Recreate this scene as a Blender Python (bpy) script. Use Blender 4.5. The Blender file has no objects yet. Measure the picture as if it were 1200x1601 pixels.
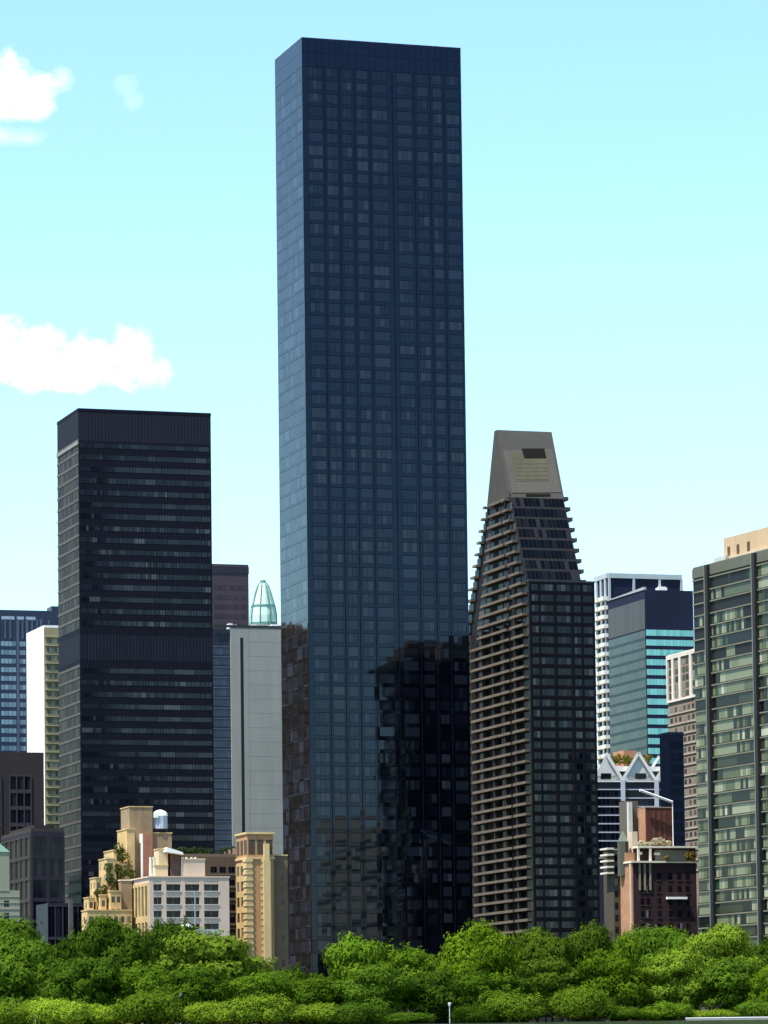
import bpy, math, random
from mathutils import Vector, Matrix

scene = bpy.context.scene
COL = scene.collection
rnd = random.Random(7)

# ------------------------------------------------------------------ camera
F, CX, CY = 6400.0, 600.0, 1182.0           # focal length and principal point, in photo pixels (1200x1601)
PITCH, ROLL = math.atan(0.0762), 0.0125
CAM = Vector((0, 0, 3))
_fw = Vector((0, math.cos(PITCH), math.sin(PITCH)))
_u0 = Vector((0, -math.sin(PITCH), math.cos(PITCH)))
_r0 = Vector((1, 0, 0))
RIGHT = _r0 * math.cos(ROLL) - _u0 * math.sin(ROLL)
UP = _r0 * math.sin(ROLL) + _u0 * math.cos(ROLL)
cam_data = bpy.data.cameras.new('camera')
cam = bpy.data.objects.new('camera', cam_data)
COL.objects.link(cam)
M = Matrix((RIGHT, UP, -_fw)).transposed().to_4x4()
M.translation = CAM
cam.matrix_world = M
cam_data.sensor_fit = 'VERTICAL'
cam_data.sensor_height = 24.0
cam_data.lens = F / 1601.0 * 24.0
cam_data.shift_y = (CY - 800.5) / 1601.0
cam_data.clip_start = 1.0
cam_data.clip_end = 60000.0
scene.camera = cam

# ------------------------------------------------------------------ light, sky, exposure
SUN_EL = math.radians(64)
SUN_AZ = math.atan2(-0.955, -0.297) - math.radians(22)          # from +Y towards +X: sunlight from the left, almost square on to the left-hand facades
SUN_DIR = Vector((math.sin(SUN_AZ) * math.cos(SUN_EL), math.cos(SUN_AZ) * math.cos(SUN_EL), math.sin(SUN_EL)))
sun_data = bpy.data.lights.new('sun', 'SUN')
sun_data.energy = 4.7
sun_data.angle = math.radians(0.5)
sun_data.color = (1.0, 0.95, 0.86)
sun = bpy.data.objects.new('sun', sun_data)
sun.rotation_euler = SUN_DIR.to_track_quat('Z', 'Y').to_euler()
sun.location = (-300, 0, 600)
COL.objects.link(sun)

scene.view_settings.view_transform = 'Standard'
scene.view_settings.look = 'None'
scene.view_settings.gamma = 1.0
scene.view_settings.use_curve_mapping = False
scene.view_settings.exposure = 0.9


def pix_ray(px, py):
    return RIGHT * ((px - CX) / F) + UP * ((CY - py) / F) + _fw


def at(px, py, Y):
    d = pix_ray(px, py)
    return CAM + d * ((Y - CAM.y) / d.y)


def proj(p):
    q = p - CAM
    z = q.dot(_fw)
    return CX + F * q.dot(RIGHT) / z, CY - F * q.dot(UP) / z


world = bpy.data.worlds.new('World')
scene.world = world
world.use_nodes = True
nt = world.node_tree
nt.nodes.clear()


def N(tree, kind, **kw):
    n = tree.nodes.new(kind)
    for k, v in kw.items():
        if k == 'ins':
            for i, val in v.items():
                n.inputs[i].default_value = val
        else:
            setattr(n, k, v)
    return n


def math_node(tree, op, a, b=None, clamp=False):
    n = tree.nodes.new('ShaderNodeMath')
    n.operation = op
    n.use_clamp = clamp
    for i, v in enumerate((a, b)):
        if v is None:
            continue
        if isinstance(v, (int, float)):
            n.inputs[i].default_value = v
        else:
            tree.links.new(v, n.inputs[i])
    return n.outputs[0]


sky = N(nt, 'ShaderNodeTexSky')
sky.sky_type = 'NISHITA'
sky.sun_disc = False
sky.sun_elevation = SUN_EL
sky.sun_rotation = SUN_AZ
sky.altitude = 0.0
sky.air_density = 1.0
sky.dust_density = 0.4
sky.ozone_density = 2.0
tint = N(nt, 'ShaderNodeMix', data_type='RGBA', blend_type='MULTIPLY')
tint.inputs[0].default_value = 1.0
nt.links.new(sky.outputs[0], tint.inputs[6])
tint.inputs[7].default_value = (0.865, 1.03, 1.03, 1)
tc = N(nt, 'ShaderNodeTexCoord')
sep = N(nt, 'ShaderNodeSeparateXYZ')
nt.links.new(tc.outputs['Generated'], sep.inputs[0])
ysafe = math_node(nt, 'MAXIMUM', sep.outputs[1], 0.02)
ca = math_node(nt, 'DIVIDE', sep.outputs[0], ysafe)
cb = math_node(nt, 'DIVIDE', sep.outputs[2], ysafe)
cxyz = N(nt, 'ShaderNodeCombineXYZ')
nt.links.new(ca, cxyz.inputs[0])
nt.links.new(cb, cxyz.inputs[1])
noi = N(nt, 'ShaderNodeTexNoise', ins={'Scale': 120.0, 'Detail': 9.0, 'Roughness': 0.58})
nt.links.new(cxyz.outputs[0], noi.inputs['Vector'])
nz = math_node(nt, 'MULTIPLY', math_node(nt, 'SUBTRACT', noi.outputs[0], 0.5), 3.0)
# cloud puffs: (photo x, photo y, half width, half height, strength)
puffs = [(5, 130, 52, 52, 1.0), (52, 150, 52, 40, 1.0), (-30, 160, 60, 45, 1.0), (20, 176, 50, 18, .6),
         (18, 214, 60, 18, .32), (96, 128, 20, 24, .25), (196, 138, 24, 24, .2), (206, 156, 20, 24, .17),
         (-20, 550, 85, 62, 1.0), (60, 556, 85, 56, 1.0), (130, 566, 75, 52, 1.0), (205, 558, 48, 56, .9), (235, 582, 42, 32, .6), (105, 592, 80, 26, .9)]
acc = None
for (px, py, hw, hh, st) in puffs:
    c, cr, cu = pix_ray(px, py), pix_ray(px + hw, py), pix_ray(px, py - hh)
    a0, b0 = c.x / c.y, c.z / c.y
    ra, rb = cr.x / cr.y - a0, cu.z / cu.y - b0
    dx = math_node(nt, 'DIVIDE', math_node(nt, 'SUBTRACT', ca, a0), ra)
    dy = math_node(nt, 'DIVIDE', math_node(nt, 'SUBTRACT', cb, b0), rb)
    r2 = math_node(nt, 'ADD', math_node(nt, 'MULTIPLY', dx, dx), math_node(nt, 'MULTIPLY', dy, dy))
    f = math_node(nt, 'ADD', math_node(nt, 'SUBTRACT', 1.0, r2), nz)
    f = math_node(nt, 'MULTIPLY', math_node(nt, 'POWER', math_node(nt, 'MULTIPLY', f, 0.62, True), 1.35), st)
    acc = f if acc is None else math_node(nt, 'MAXIMUM', acc, f)
acc = math_node(nt, 'MULTIPLY', acc, math_node(nt, 'GREATER_THAN', sep.outputs[1], 0.05))
acc = math_node(nt, 'MINIMUM', acc, 1.0)
cm = N(nt, 'ShaderNodeMix', data_type='RGBA')
nt.links.new(acc, cm.inputs[0])
nt.links.new(tint.outputs[2], cm.inputs[6])
cm.inputs[7].default_value = (10.5, 10.4, 10.3, 1)
bg = N(nt, 'ShaderNodeBackground', ins={1: 0.15})
nt.links.new(cm.outputs[2], bg.inputs[0])
wo = N(nt, 'ShaderNodeOutputWorld')
nt.links.new(bg.outputs[0], wo.inputs[0])

# ------------------------------------------------------------------ materials
MATS = {}


def _new(name):
    m = bpy.data.materials.new(name)
    m.use_nodes = True
    t = m.node_tree
    b = t.nodes['Principled BSDF']
    return m, t, b


def pm(name, rgb, rough=0.85, var=0.22, scale=0.25, spec=0.3, metal=0.0, streak=True):
    """plain surface with weathering: broad patches plus vertical streaks"""
    if name in MATS:
        return MATS[name]
    m, t, b = _new(name)
    tcn = N(t, 'ShaderNodeTexCoord')
    mp = N(t, 'ShaderNodeMapping')
    t.links.new(tcn.outputs['Object'], mp.inputs[0])
    mp.inputs['Scale'].default_value = (1, 1, 0.18 if streak else 1)
    n1 = N(t, 'ShaderNodeTexNoise', ins={'Scale': scale * 2.2, 'Detail': 6.0, 'Roughness': 0.65})
    t.links.new(mp.outputs[0], n1.inputs['Vector'])
    n2 = N(t, 'ShaderNodeTexNoise', ins={'Scale': scale * 0.35, 'Detail': 3.0})
    t.links.new(tcn.outputs['Object'], n2.inputs['Vector'])
    s = math_node(t, 'ADD', n1.outputs[0], n2.outputs[0])
    k = math_node(t, 'ADD', math_node(t, 'MULTIPLY', math_node(t, 'SUBTRACT', s, 1.0), var * 2.4), 1.0)
    mx = N(t, 'ShaderNodeVectorMath', operation='SCALE')
    mx.inputs[0].default_value = rgb
    t.links.new(k, mx.inputs['Scale'])
    t.links.new(mx.outputs[0], b.inputs['Base Color'])
    b.inputs['Roughness'].default_value = rough
    b.inputs['Specular IOR Level'].default_value = spec
    b.inputs['Metallic'].default_value = metal
    MATS[name] = m
    return m


def gm(name, stops, rough=0.04, ior=1.45, spec=0.5, interp='CONSTANT', bump=0.0, stint=None):
    """window glass: every pane takes its own tone (blinds, curtains, dark rooms) under a glossy surface"""
    if name in MATS:
        return MATS[name]
    m, t, b = _new(name)
    g = N(t, 'ShaderNodeNewGeometry')
    r = N(t, 'ShaderNodeValToRGB')
    r.color_ramp.interpolation = interp
    els = r.color_ramp.elements
    while len(els) > 1:
        els.remove(els[-1])
    els[0].position = stops[0][0]
    els[0].color = (*stops[0][1], 1)
    for p, c in stops[1:]:
        e = els.new(p)
        e.color = (*c, 1)
    oi = N(t, 'ShaderNodeObjectInfo')
    mixr = math_node(t, 'FRACT', math_node(t, 'ADD', g.outputs['Random Per Island'], math_node(t, 'MULTIPLY', oi.outputs['Random'], 17.31)))
    t.links.new(mixr, r.inputs[0])
    t.links.new(r.outputs[0], b.inputs['Base Color'])
    b.inputs['Roughness'].default_value = rough
    b.inputs['IOR'].default_value = ior
    b.inputs['Specular IOR Level'].default_value = spec
    if stint:
        b.inputs['Specular Tint'].default_value = (*stint, 1)
    if bump:
        tcn = N(t, 'ShaderNodeTexCoord')
        n1 = N(t, 'ShaderNodeTexNoise', ins={'Scale': 0.5, 'Detail': 2.0})
        t.links.new(tcn.outputs['Object'], n1.inputs['Vector'])
        bp = N(t, 'ShaderNodeBump', ins={'Strength': bump, 'Distance': 0.1})
        t.links.new(n1.outputs[0], bp.inputs['Height'])
        t.links.new(bp.outputs[0], b.inputs['Normal'])
    MATS[name] = m
    return m


def brickm(name, c1, c2, mortar, scale=1.0, w=0.45, h=0.16):
    if name in MATS:
        return MATS[name]
    m, t, b = _new(name)
    tcn = N(t, 'ShaderNodeTexCoord')
    sp = N(t, 'ShaderNodeSeparateXYZ')
    t.links.new(tcn.outputs['Object'], sp.inputs[0])
    cb_ = N(t, 'ShaderNodeCombineXYZ')
    t.links.new(math_node(t, 'ADD', sp.outputs[0], sp.outputs[1]), cb_.inputs[0])
    t.links.new(sp.outputs[2], cb_.inputs[1])
    br = N(t, 'ShaderNodeTexBrick', ins={'Color1': (*c1, 1), 'Color2': (*c2, 1), 'Mortar': (*mortar, 1), 'Scale': scale,
                                         'Mortar Size': 0.02, 'Brick Width': w, 'Row Height': h})
    t.links.new(cb_.outputs[0], br.inputs['Vector'])
    n1 = N(t, 'ShaderNodeTexNoise', ins={'Scale': 0.35, 'Detail': 6.0, 'Roughness': 0.7})
    t.links.new(tcn.outputs['Object'], n1.inputs['Vector'])
    k = math_node(t, 'ADD', math_node(t, 'MULTIPLY', n1.outputs[0], 1.1), 0.45)
    mx = N(t, 'ShaderNodeVectorMath', operation='SCALE')
    t.links.new(br.outputs[0], mx.inputs[0])
    t.links.new(k, mx.inputs['Scale'])
    t.links.new(mx.outputs[0], b.inputs['Base Color'])
    b.inputs['Roughness'].default_value = 0.9
    b.inputs['Specular IOR Level'].default_value = 0.2
    MATS[name] = m
    return m


def leafm(name, dark, light, trans=0.22):
    if name in MATS:
        return MATS[name]
    m = bpy.data.materials.new(name)
    m.use_nodes = True
    t = m.node_tree
    t.nodes.clear()
    g = N(t, 'ShaderNodeNewGeometry')
    oi = N(t, 'ShaderNodeObjectInfo')
    tcn = N(t, 'ShaderNodeTexCoord')
    n1 = N(t, 'ShaderNodeTexNoise', ins={'Scale': 0.28, 'Detail': 3.0})
    t.links.new(tcn.outputs['Object'], n1.inputs['Vector'])
    a = math_node(t, 'MULTIPLY', g.outputs['Random Per Island'], 0.20)
    b_ = math_node(t, 'MULTIPLY', n1.outputs[0], 0.75)
    c = math_node(t, 'MULTIPLY', math_node(t, 'SUBTRACT', oi.outputs['Random'], 0.5), 0.6)
    s = math_node(t, 'ADD', math_node(t, 'ADD', math_node(t, 'ADD', a, b_), c), -0.1, True)
    mx = N(t, 'ShaderNodeMix', data_type='RGBA')
    t.links.new(s, mx.inputs[0])
    mx.inputs[6].default_value = (*dark, 1)
    mx.inputs[7].default_value = (*light, 1)
    d = N(t, 'ShaderNodeBsdfDiffuse')
    tr = N(t, 'ShaderNodeBsdfTranslucent')
    t.links.new(mx.outputs[2], d.inputs[0])
    t.links.new(mx.outputs[2], tr.inputs[0])
    ms = N(t, 'ShaderNodeMixShader')
    ms.inputs[0].default_value = trans
    t.links.new(d.outputs[0], ms.inputs[1])
    t.links.new(tr.outputs[0], ms.inputs[2])
    o = N(t, 'ShaderNodeOutputMaterial')
    t.links.new(ms.outputs[0], o.inputs[0])
    MATS[name] = m
    return m


# ------------------------------------------------------------------ mesh helpers
class MB:
    def __init__(self):
        self.v, self.f = [], []

    def poly(self, pts):
        n = len(self.v)
        self.v += [tuple(p) for p in pts]
        self.f.append(tuple(range(n, n + len(pts))))
        return self

    def hexa(self, b, t):
        """b, t: four bottom and four top points, counter-clockwise from above"""
        n = len(self.v)
        self.v += [tuple(p) for p in b] + [tuple(p) for p in t]
        self.f += [(n + 3, n + 2, n + 1, n), (n + 4, n + 5, n + 6, n + 7)]
        for i in range(4):
            j = (i + 1) % 4
            self.f.append((n + i, n + j, n + 4 + j, n + 4 + i))
        return self

    def box(self, x0, x1, y0, y1, z0, z1):
        b = [(x0, y0, z0), (x1, y0, z0), (x1, y1, z0), (x0, y1, z0)]
        return self.hexa(b, [(x, y, z1) for x, y, _ in b])

    def ngon_prism(self, cx, cy, r0, r1, z0, z1, n=12, ph=0.0):
        a = len(self.v)
        for r, z in ((r0, z0), (r1, z1)):
            for i in range(n):
                t = ph + 2 * math.pi * i / n
                self.v.append((cx + r * math.cos(t), cy + r * math.sin(t), z))
        for i in range(n):
            j = (i + 1) % n
            self.f.append((a + i, a + j, a + n + j, a + n + i))
        self.f.append(tuple(a + n + i for i in range(n)))
        self.f.append(tuple(a + n - 1 - i for i in range(n)))
        return self

    def bar(self, p, q, r, n=6, r2=None):
        p, q = Vector(p), Vector(q)
        r2 = r if r2 is None else r2
        d = (q - p).normalized()
        s = d.orthogonal().normalized()
        t = d.cross(s)
        a = len(self.v)
        for c, rr in ((p, r), (q, r2)):
            for i in range(n):
                k = 2 * math.pi * i / n
                self.v.append(tuple(c + s * (rr * math.cos(k)) + t * (rr * math.sin(k))))
        for i in range(n):
            j = (i + 1) % n
            self.f.append((a + i, a + j, a + n + j, a + n + i))
        self.f.append(tuple(a + n + i for i in range(n)))
        self.f.append(tuple(a + n - 1 - i for i in range(n)))
        return self

    # facade coordinates: s along the face, z up, o outwards
    def fq(self, B, face, s0, s1, z0, z1, o, tilt=0.0):
        ts, tz = (rnd.gauss(0, tilt), rnd.gauss(0, tilt)) if tilt else (0, 0)
        hs, hz = (s1 - s0) / 2, (z1 - z0) / 2
        pts = [(s0, z0, o - ts * hs - tz * hz), (s1, z0, o + ts * hs - tz * hz), (s1, z1, o + ts * hs + tz * hz), (s0, z1, o - ts * hs + tz * hz)]
        if face in 'LK':
            pts.reverse()
        return self.poly([fp(B, face, *p) for p in pts])

    def fb(self, B, face, s0, s1, z0, z1, o0, o1):
        a, c = fp(B, face, s0, z0, o0), fp(B, face, s1, z1, o1)
        return self.box(min(a[0], c[0]), max(a[0], c[0]), min(a[1], c[1]), max(a[1], c[1]), z0, z1)

    def build(self, name, mat, parent=None, smooth=False):
        me = bpy.data.meshes.new(name)
        me.from_pydata(self.v, [], self.f)
        me.materials.append(mat)
        if smooth:
            me.polygons.foreach_set('use_smooth', [True] * len(me.polygons))
        o = bpy.data.objects.new(name, me)
        COL.objects.link(o)
        if parent is not None:
            o.parent = parent
        return o


def fp(B, face, s, z, o):
    if face == 'F':
        return (s, -o, z)
    if face == 'L':
        return (-o, s, z)
    if face == 'R':
        return (B.w + o, s, z)
    return (s, B.d + o, z)


def tag(o, label=None, cat=None, group=None, kind=None):
    for k, v in (('label', label), ('category', cat), ('group', group), ('kind', kind)):
        if v:
            o[k] = v
    return o


def empty(name, loc, rz=0.0):
    o = bpy.data.objects.new(name, None)
    o.empty_display_size = 1.0
    o.location = loc
    o.rotation_euler = (0, 0, rz)
    COL.objects.link(o)
    return o


def copy_tree(o, parent=None):
    c = o.copy()
    COL.objects.link(c)
    c.parent = parent
    for ch in list(o.children):
        copy_tree(ch, c)
    return c


G = 12.0            # level of the streets and the riverside park
TH = 0.3107         # how far the street grid is turned


class Bld:
    """a building: corner (photo px, py) of its roof nearest to us on the left of its front, at distance Y"""

    def __init__(self, name, label, cat, px, py, Y, xr=None, xl=None, w=None, d=None, th=TH, base=G, group=None):
        top = at(px, py, Y)
        self.u = Vector((math.cos(th), math.sin(th), 0))
        self.n = Vector((-math.sin(th), math.cos(th), 0))
        self.w = w if w is not None else self._solve(top, self.u, xr)
        self.d = d if d is not None else self._solve(top, self.n, xl)
        self.h = top.z - base
        self.o = empty(name, (top.x, top.y, base), th)
        self.base = Vector((top.x, top.y, base))
        tag(self.o, label, cat, group)

    def _solve(self, top, dr, tx):
        lo, hi = 0.0, 400.0
        x0 = proj(top)[0]
        for _ in range(60):
            m = (lo + hi) / 2
            x = proj(top + dr * m)[0]
            if (x < tx) == (tx > x0):
                lo = m
            else:
                hi = m
        return lo

    def loc(self, px, py, y0=0.0):
        """pixel on the plane local y = y0 -> (x, z)"""
        d = pix_ray(px, py)
        o = self.base + self.n * y0
        t = (o - CAM).dot(self.n) / d.dot(self.n)
        p = CAM + d * t - self.base
        return p.dot(self.u), p.z

    def locl(self, px, py, x0=0.0):
        """pixel on the plane local x = x0 -> (y, z)"""
        d = pix_ray(px, py)
        o = self.base + self.u * x0
        t = (o - CAM).dot(self.u) / d.dot(self.u)
        p = CAM + d * t - self.base
        return p.dot(self.n), p.z

    def part(self, name, mat, mb, parent=None):
        return mb.build(name, mat, parent or self.o)

    def flen(self, face):
        return self.w if face in 'FK' else self.d


def panes(mb, B, face, s0, s1, z0, z1, n, o=0.04, gap=0.08, tilt=0.0):
    st = (s1 - s0) / n
    for i in range(n):
        mb.fq(B, face, s0 + i * st + gap / 2, s0 + (i + 1) * st - gap / 2, z0, z1, o, tilt)


def runs(mb, B, face, s0, s1, z0, z1, pw, most, o=0.04, gap=0.12, tilt=0.002):
    """panes merged into random runs of rooms that share one tone"""
    s = s0
    while s < s1 - .05:
        L = min(s1 - s, pw * rnd.randint(1, most))
        mb.fq(B, face, s + gap / 2, s + L - gap / 2, z0, z1, o, tilt)
        s += L


def bands(B, faces, zs, wh, pw, mat, name='window_band', o=0.04, gap=0.1, tilt=0.002, m=0.3, mull=None):
    """one window band for every storey, running round the given faces"""
    for z in zs:
        mb = MB()
        for f in faces:
            L = B.flen(f)
            panes(mb, B, f, m, L - m, z, z + wh, max(1, round((L - 2 * m) / pw)), o, gap, tilt)
        B.part(name, mat, mb)


def frame(B, face, s0, s1, z0, z1, nc, nr, pier, span, dep, wallmat, glassmat, name='facade_frame', each=True, tall=1.0, pw=None, endp=None, wname='window'):
    """piers and spandrels standing proud of window panes; every window is an object when each is set, else one band per storey"""
    cw, rh = (s1 - s0) / nc, (z1 - z0) / nr
    mb = MB()
    for i in range(nc + 1):
        p = pier if 0 < i < nc else (endp or pier)
        c = s0 + i * cw
        mb.fb(B, face, max(s0, c - p / 2), min(s1, c + p / 2), z0, z1, 0.0, dep)
    for j in range(nr + 1):
        c = z0 + j * rh
        a, b = max(z0, c - span / 2), min(z1, c + span / 2)
        for i in range(nc):
            l = s0 + i * cw + (pier if i > 0 else (endp or pier)) / 2
            r = s0 + (i + 1) * cw - (pier if i < nc - 1 else (endp or pier)) / 2
            mb.fb(B, face, l, r, a, b, 0.0, dep - 0.06)
    B.part(name, wallmat, mb)
    for j in range(nr):
        band = MB()
        for i in range(nc):
            l, r = s0 + i * cw + pier / 2, s0 + (i + 1) * cw - pier / 2
            a, b = z0 + j * rh + span / 2, z0 + (j + 1) * rh - span / 2
            q = MB() if each else band
            k = pw or 2
            panes(q, B, face, l, r, a, b, k, 0.03, 0.07, 0.002)
            if each:
                B.part(wname, glassmat, q)
        if not each:
            B.part('window_band', glassmat, band)


def core(B, mat, name='wall', x0=0.0, x1=None, y0=0.0, y1=None, z0=0.0, z1=None):
    return B.part(name, mat, MB().box(x0, B.w if x1 is None else x1, y0, B.d if y1 is None else y1, z0, B.h if z1 is None else z1))


def parapet(B, mat, x0, x1, y0, y1, z, h=0.9, t=0.35, name='parapet'):
    mb = MB()
    mb.box(x0, x1, y0, y0 + t, z, z + h)
    mb.box(x0, x1, y1 - t, y1, z, z + h)
    mb.box(x0, x0 + t, y0 + t, y1 - t, z, z + h)
    mb.box(x1 - t, x1, y0 + t, y1 - t, z, z + h)
    return B.part(name, mat, mb)


# ------------------------------------------------------------------ setting: water, ground, streets
def sheet(name, mat, x0, x1, y0, y1, z):
    o = MB().poly([(x0, y0, z), (x1, y0, z), (x1, y1, z), (x0, y1, z)]).build(name, mat)
    return tag(o, kind='structure')


EDGE = 846.0
wm, wt, wb = _new('river_water')
wb.inputs['Base Color'].default_value = (0.02, 0.035, 0.03, 1)
wb.inputs['Roughness'].default_value = 0.08
_n = N(wt, 'ShaderNodeTexNoise', ins={'Scale': 0.6, 'Detail': 5.0})
_tc = N(wt, 'ShaderNodeTexCoord')
wt.links.new(_tc.outputs['Object'], _n.inputs['Vector'])
_b = N(wt, 'ShaderNodeBump', ins={'Strength': 0.6, 'Distance': 0.3})
wt.links.new(_n.outputs[0], _b.inputs['Height'])
wt.links.new(_b.outputs[0], wb.inputs['Normal'])
sheet('water', wm, -6000, 6000, -400, EDGE + 5, 0.0)
ground_m = pm('park_ground', (0.05, 0.07, 0.03), 0.95, 0.35, 0.12, 0.1, streak=False)
asphalt = pm('asphalt', (0.05, 0.05, 0.052), 0.9, 0.2, 0.3, 0.2, streak=False)
concrete = pm('concrete', (0.34, 0.33, 0.30), 0.9, 0.2, 0.3)
tag(MB().box(-6000, 6000, EDGE, 30000, -4.0, G).build('ground', ground_m), kind='structure')
sheet('avenue', asphalt, -3000, 3000, 1010, 1040, G + 0.004)
sheet('esplanade', pm('paving', (0.28, 0.27, 0.25), 0.9, 0.2, 0.3, streak=False), -3000, 3000, EDGE + 0.02, EDGE + 5, G + 0.004)

# ------------------------------------------------------------------ 1 tall dark glass tower
ST = (0.44, 0.57, 0.84)
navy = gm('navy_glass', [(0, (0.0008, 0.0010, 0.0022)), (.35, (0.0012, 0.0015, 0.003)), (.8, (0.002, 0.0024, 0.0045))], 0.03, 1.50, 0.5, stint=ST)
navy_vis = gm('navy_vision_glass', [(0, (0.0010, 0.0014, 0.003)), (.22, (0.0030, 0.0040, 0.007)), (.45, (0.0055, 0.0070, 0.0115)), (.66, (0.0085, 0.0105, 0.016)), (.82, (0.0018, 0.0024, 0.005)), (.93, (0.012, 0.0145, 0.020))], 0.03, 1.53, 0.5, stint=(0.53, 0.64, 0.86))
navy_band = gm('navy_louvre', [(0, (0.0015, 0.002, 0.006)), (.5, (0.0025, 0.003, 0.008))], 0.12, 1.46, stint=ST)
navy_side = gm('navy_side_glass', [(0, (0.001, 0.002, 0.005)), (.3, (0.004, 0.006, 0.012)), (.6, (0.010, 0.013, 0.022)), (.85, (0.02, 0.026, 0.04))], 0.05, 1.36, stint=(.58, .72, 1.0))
mullion = pm('dark_mullion', (0.003, 0.003, 0.005), 0.6, 0.1, spec=0.08)
blind = gm('glass_with_blinds', [(0, (0.008, 0.010, 0.015)), (.3, (0.014, 0.016, 0.022)), (.6, (0.021, 0.024, 0.030)), (.85, (0.006, 0.008, 0.013))], 0.05, 1.46, stint=(.58, .70, .94))
T = Bld('glass_skyscraper', 'tallest tower, a plain dark navy glass slab rising above everything else', 'skyscraper', 471.5, 58, 1080, xr=719.5, xl=429.5)
core(T, mullion, 'core', 0.12, T.w - 0.12, 0.12, T.d - 0.12, 0, T.h - 0.3)
zt = T.loc(600, 112)[1]
NF = 73
fh = zt / NF
groups = [(.035, .122), (.15, .218), (.247, .305), (.338, .405), (.435, .53), (.592, .682), (.718, .785), (.818, .873), (.905, .985)]
for face in 'FLRK':
    L = T.flen(face)
    grp = groups if face in 'FK' else [(.03, .185), (.215, .38), (.41, .575), (.605, .77), (.80, .97)]
    ed = [0.0] + [e for g_ in grp for e in g_] + [1.0]
    tl = 0.0042 if face != 'L' else 0.004
    wall, vis = MB(), MB()
    for j in range(NF):
        z = j * fh
        for i in range(len(ed) - 1):
            a, b = ed[i] * L + .02, ed[i + 1] * L - .02
            if i % 2 == 0:
                wall.fq(T, face, a, b, z + 0.02, z + fh - 0.02, 0.05, tl)
            else:
                n = 2 if (b - a) < 3.2 or face in 'LR' else 3
                wall.fq(T, face, a, b, z + 0.02, z + (0.98 if face in 'FK' else .55), 0.05, tl)
                if rnd.random() < .55:
                    vis.fq(T, face, a, b, z + (1.04 if face in 'FK' else .6), z + fh - 0.1, 0.05, tl)
                else:
                    panes(vis, T, face, a, b, z + (1.04 if face in 'FK' else .6), z + fh - 0.1, n, 0.05, 0.06, tl)
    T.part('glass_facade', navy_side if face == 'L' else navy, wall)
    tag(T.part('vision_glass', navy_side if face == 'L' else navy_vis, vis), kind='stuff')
    mb = MB()
    npn = 24
    st = L / npn
    for i in range(npn):
        for j in range(2):
            hh = (T.h - zt) / 2
            mb.fq(T, face, i * st + 0.03, (i + 1) * st - 0.03, zt + j * hh + 0.04, zt + (j + 1) * hh - 0.02, 0.05, 0.001)
    T.part('louvre_band', navy_band, mb)
mb = MB()
for k in range(1, 9):
    s = T.w * (0.0, .135, .23, .322, .42, .562, .70, .802, .889)[k]
    mb.fb(T, 'F', s - 0.10, s + 0.10, 0, zt, 0.04, 0.10)
T.part('column_line', mullion, mb)
T.part('roof', pm('dark_roof', (0.03, 0.03, 0.034)), MB().box(-0.05, T.w + 0.05, -0.05, T.d + 0.05, T.h - 0.3, T.h))
rows3 = [(340, '0123', .5), (462, '01234', 1), (488, '78', 1.3), (612, '01234', 1), (636, '5678', 1), (692, '0134', 1), (842, '12', 1), (862, '8', .8),
         (922, '34', 1), (988, '01234', 1), (1004, '567', 1), (1087, '5678', 1), (1212, '0134', .9), (1275, '34', .7), (1495, '45678', .6)]
rows4 = [(150, '56', .7), (195, '2', .8), (216, '678', .8), (268, '36', .7), (447, '0134', 1.2), (460, '56', .8), (512, '01234', 1.2), (572, '024', .6), (640, '01234', .9),
         (656, '78', 1), (702, '0134', .8), (765, '0134', 1), (772, '7', .8), (920, '7', .8), (976, '4', .7), (1045, '457', .9), (1107, '012345678', 1), (1167, '01234', .7)]
rows5 = [(60, '01234', 1), (352, '0123', .6), (404, '01', .7), (450, '012', .6), (700, '23', .5), (850, '012', .7), (890, '12', .6), (710, '7', .6), (800, '7', .6), (1110, '67', .6), (1200, '7', .6), (1300, '67', .6)]
wins = [(40 + zy / 3.2, g, k) for zy, g, k in rows3] + [(500 + zy / 3.2, g, k) for zy, g, k in rows4] + [(900 + zy / 2.503, g, k) for zy, g, k in rows5]
count, rest = 0, MB()
for y, gs, k in wins:
    for ch in gs:
        a, b = groups[int(ch)]
        s0, s1 = a * T.w, b * T.w
        xx = 471.5 + 247 * (a + b) / 2 + 10 * (y - 58) / 800
        j = round(T.loc(xx, y)[1] / fh - 0.62)
        q = MB() if count < 98 else rest
        n = max(2, round((s1 - s0) / 1.3))
        lo = (1 - min(k, 1)) * 1.2
        panes(q, T, 'F', s0, s1, j * fh + 0.95 + lo, j * fh + fh - 0.1, n, 0.075, 0.1, 0.0015)
        if count < 98:
            T.part('window', blind, q)
        count += 1
if rest.f:
    tag(T.part('window_row', blind, rest), kind='stuff')

# ------------------------------------------------------------------ 2 dark office tower on the left
bronze = pm('dark_bronze', (0.006, 0.007, 0.014), 0.7, 0.2, 0.2, 0.12)
bronze_lit = pm('sunlit_bronze_spandrel', (0.098, 0.092, 0.080), 0.8, 0.25, 0.2, 0.15)  # lighter copy of the bronze: sunlight on the left face put into the colour
office = gm('office_glass', [(0, (0.004, 0.005, 0.010)), (.30, (0.008, 0.010, 0.016)), (.46, (0.015, 0.017, 0.025)), (.66, (0.021, 0.023, 0.031)), (.86, (0.034, 0.036, 0.044)), (.95, (0.064, 0.064, 0.073))], 0.10, 1.36, 0.45)
D = Bld('office_tower', 'dark bronze office tower with thin horizontal window bands, left of the tallest tower', 'office tower', 122, 640, 1280, xr=329, xl=89)
core(D, bronze)
ff = 3.76
zb1 = D.loc(225, 694)[1]
z2a, z2b = D.loc(225, 994)[1], D.loc(225, 1036)[1]
zs = []
z = zb1 - 1.8
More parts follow.
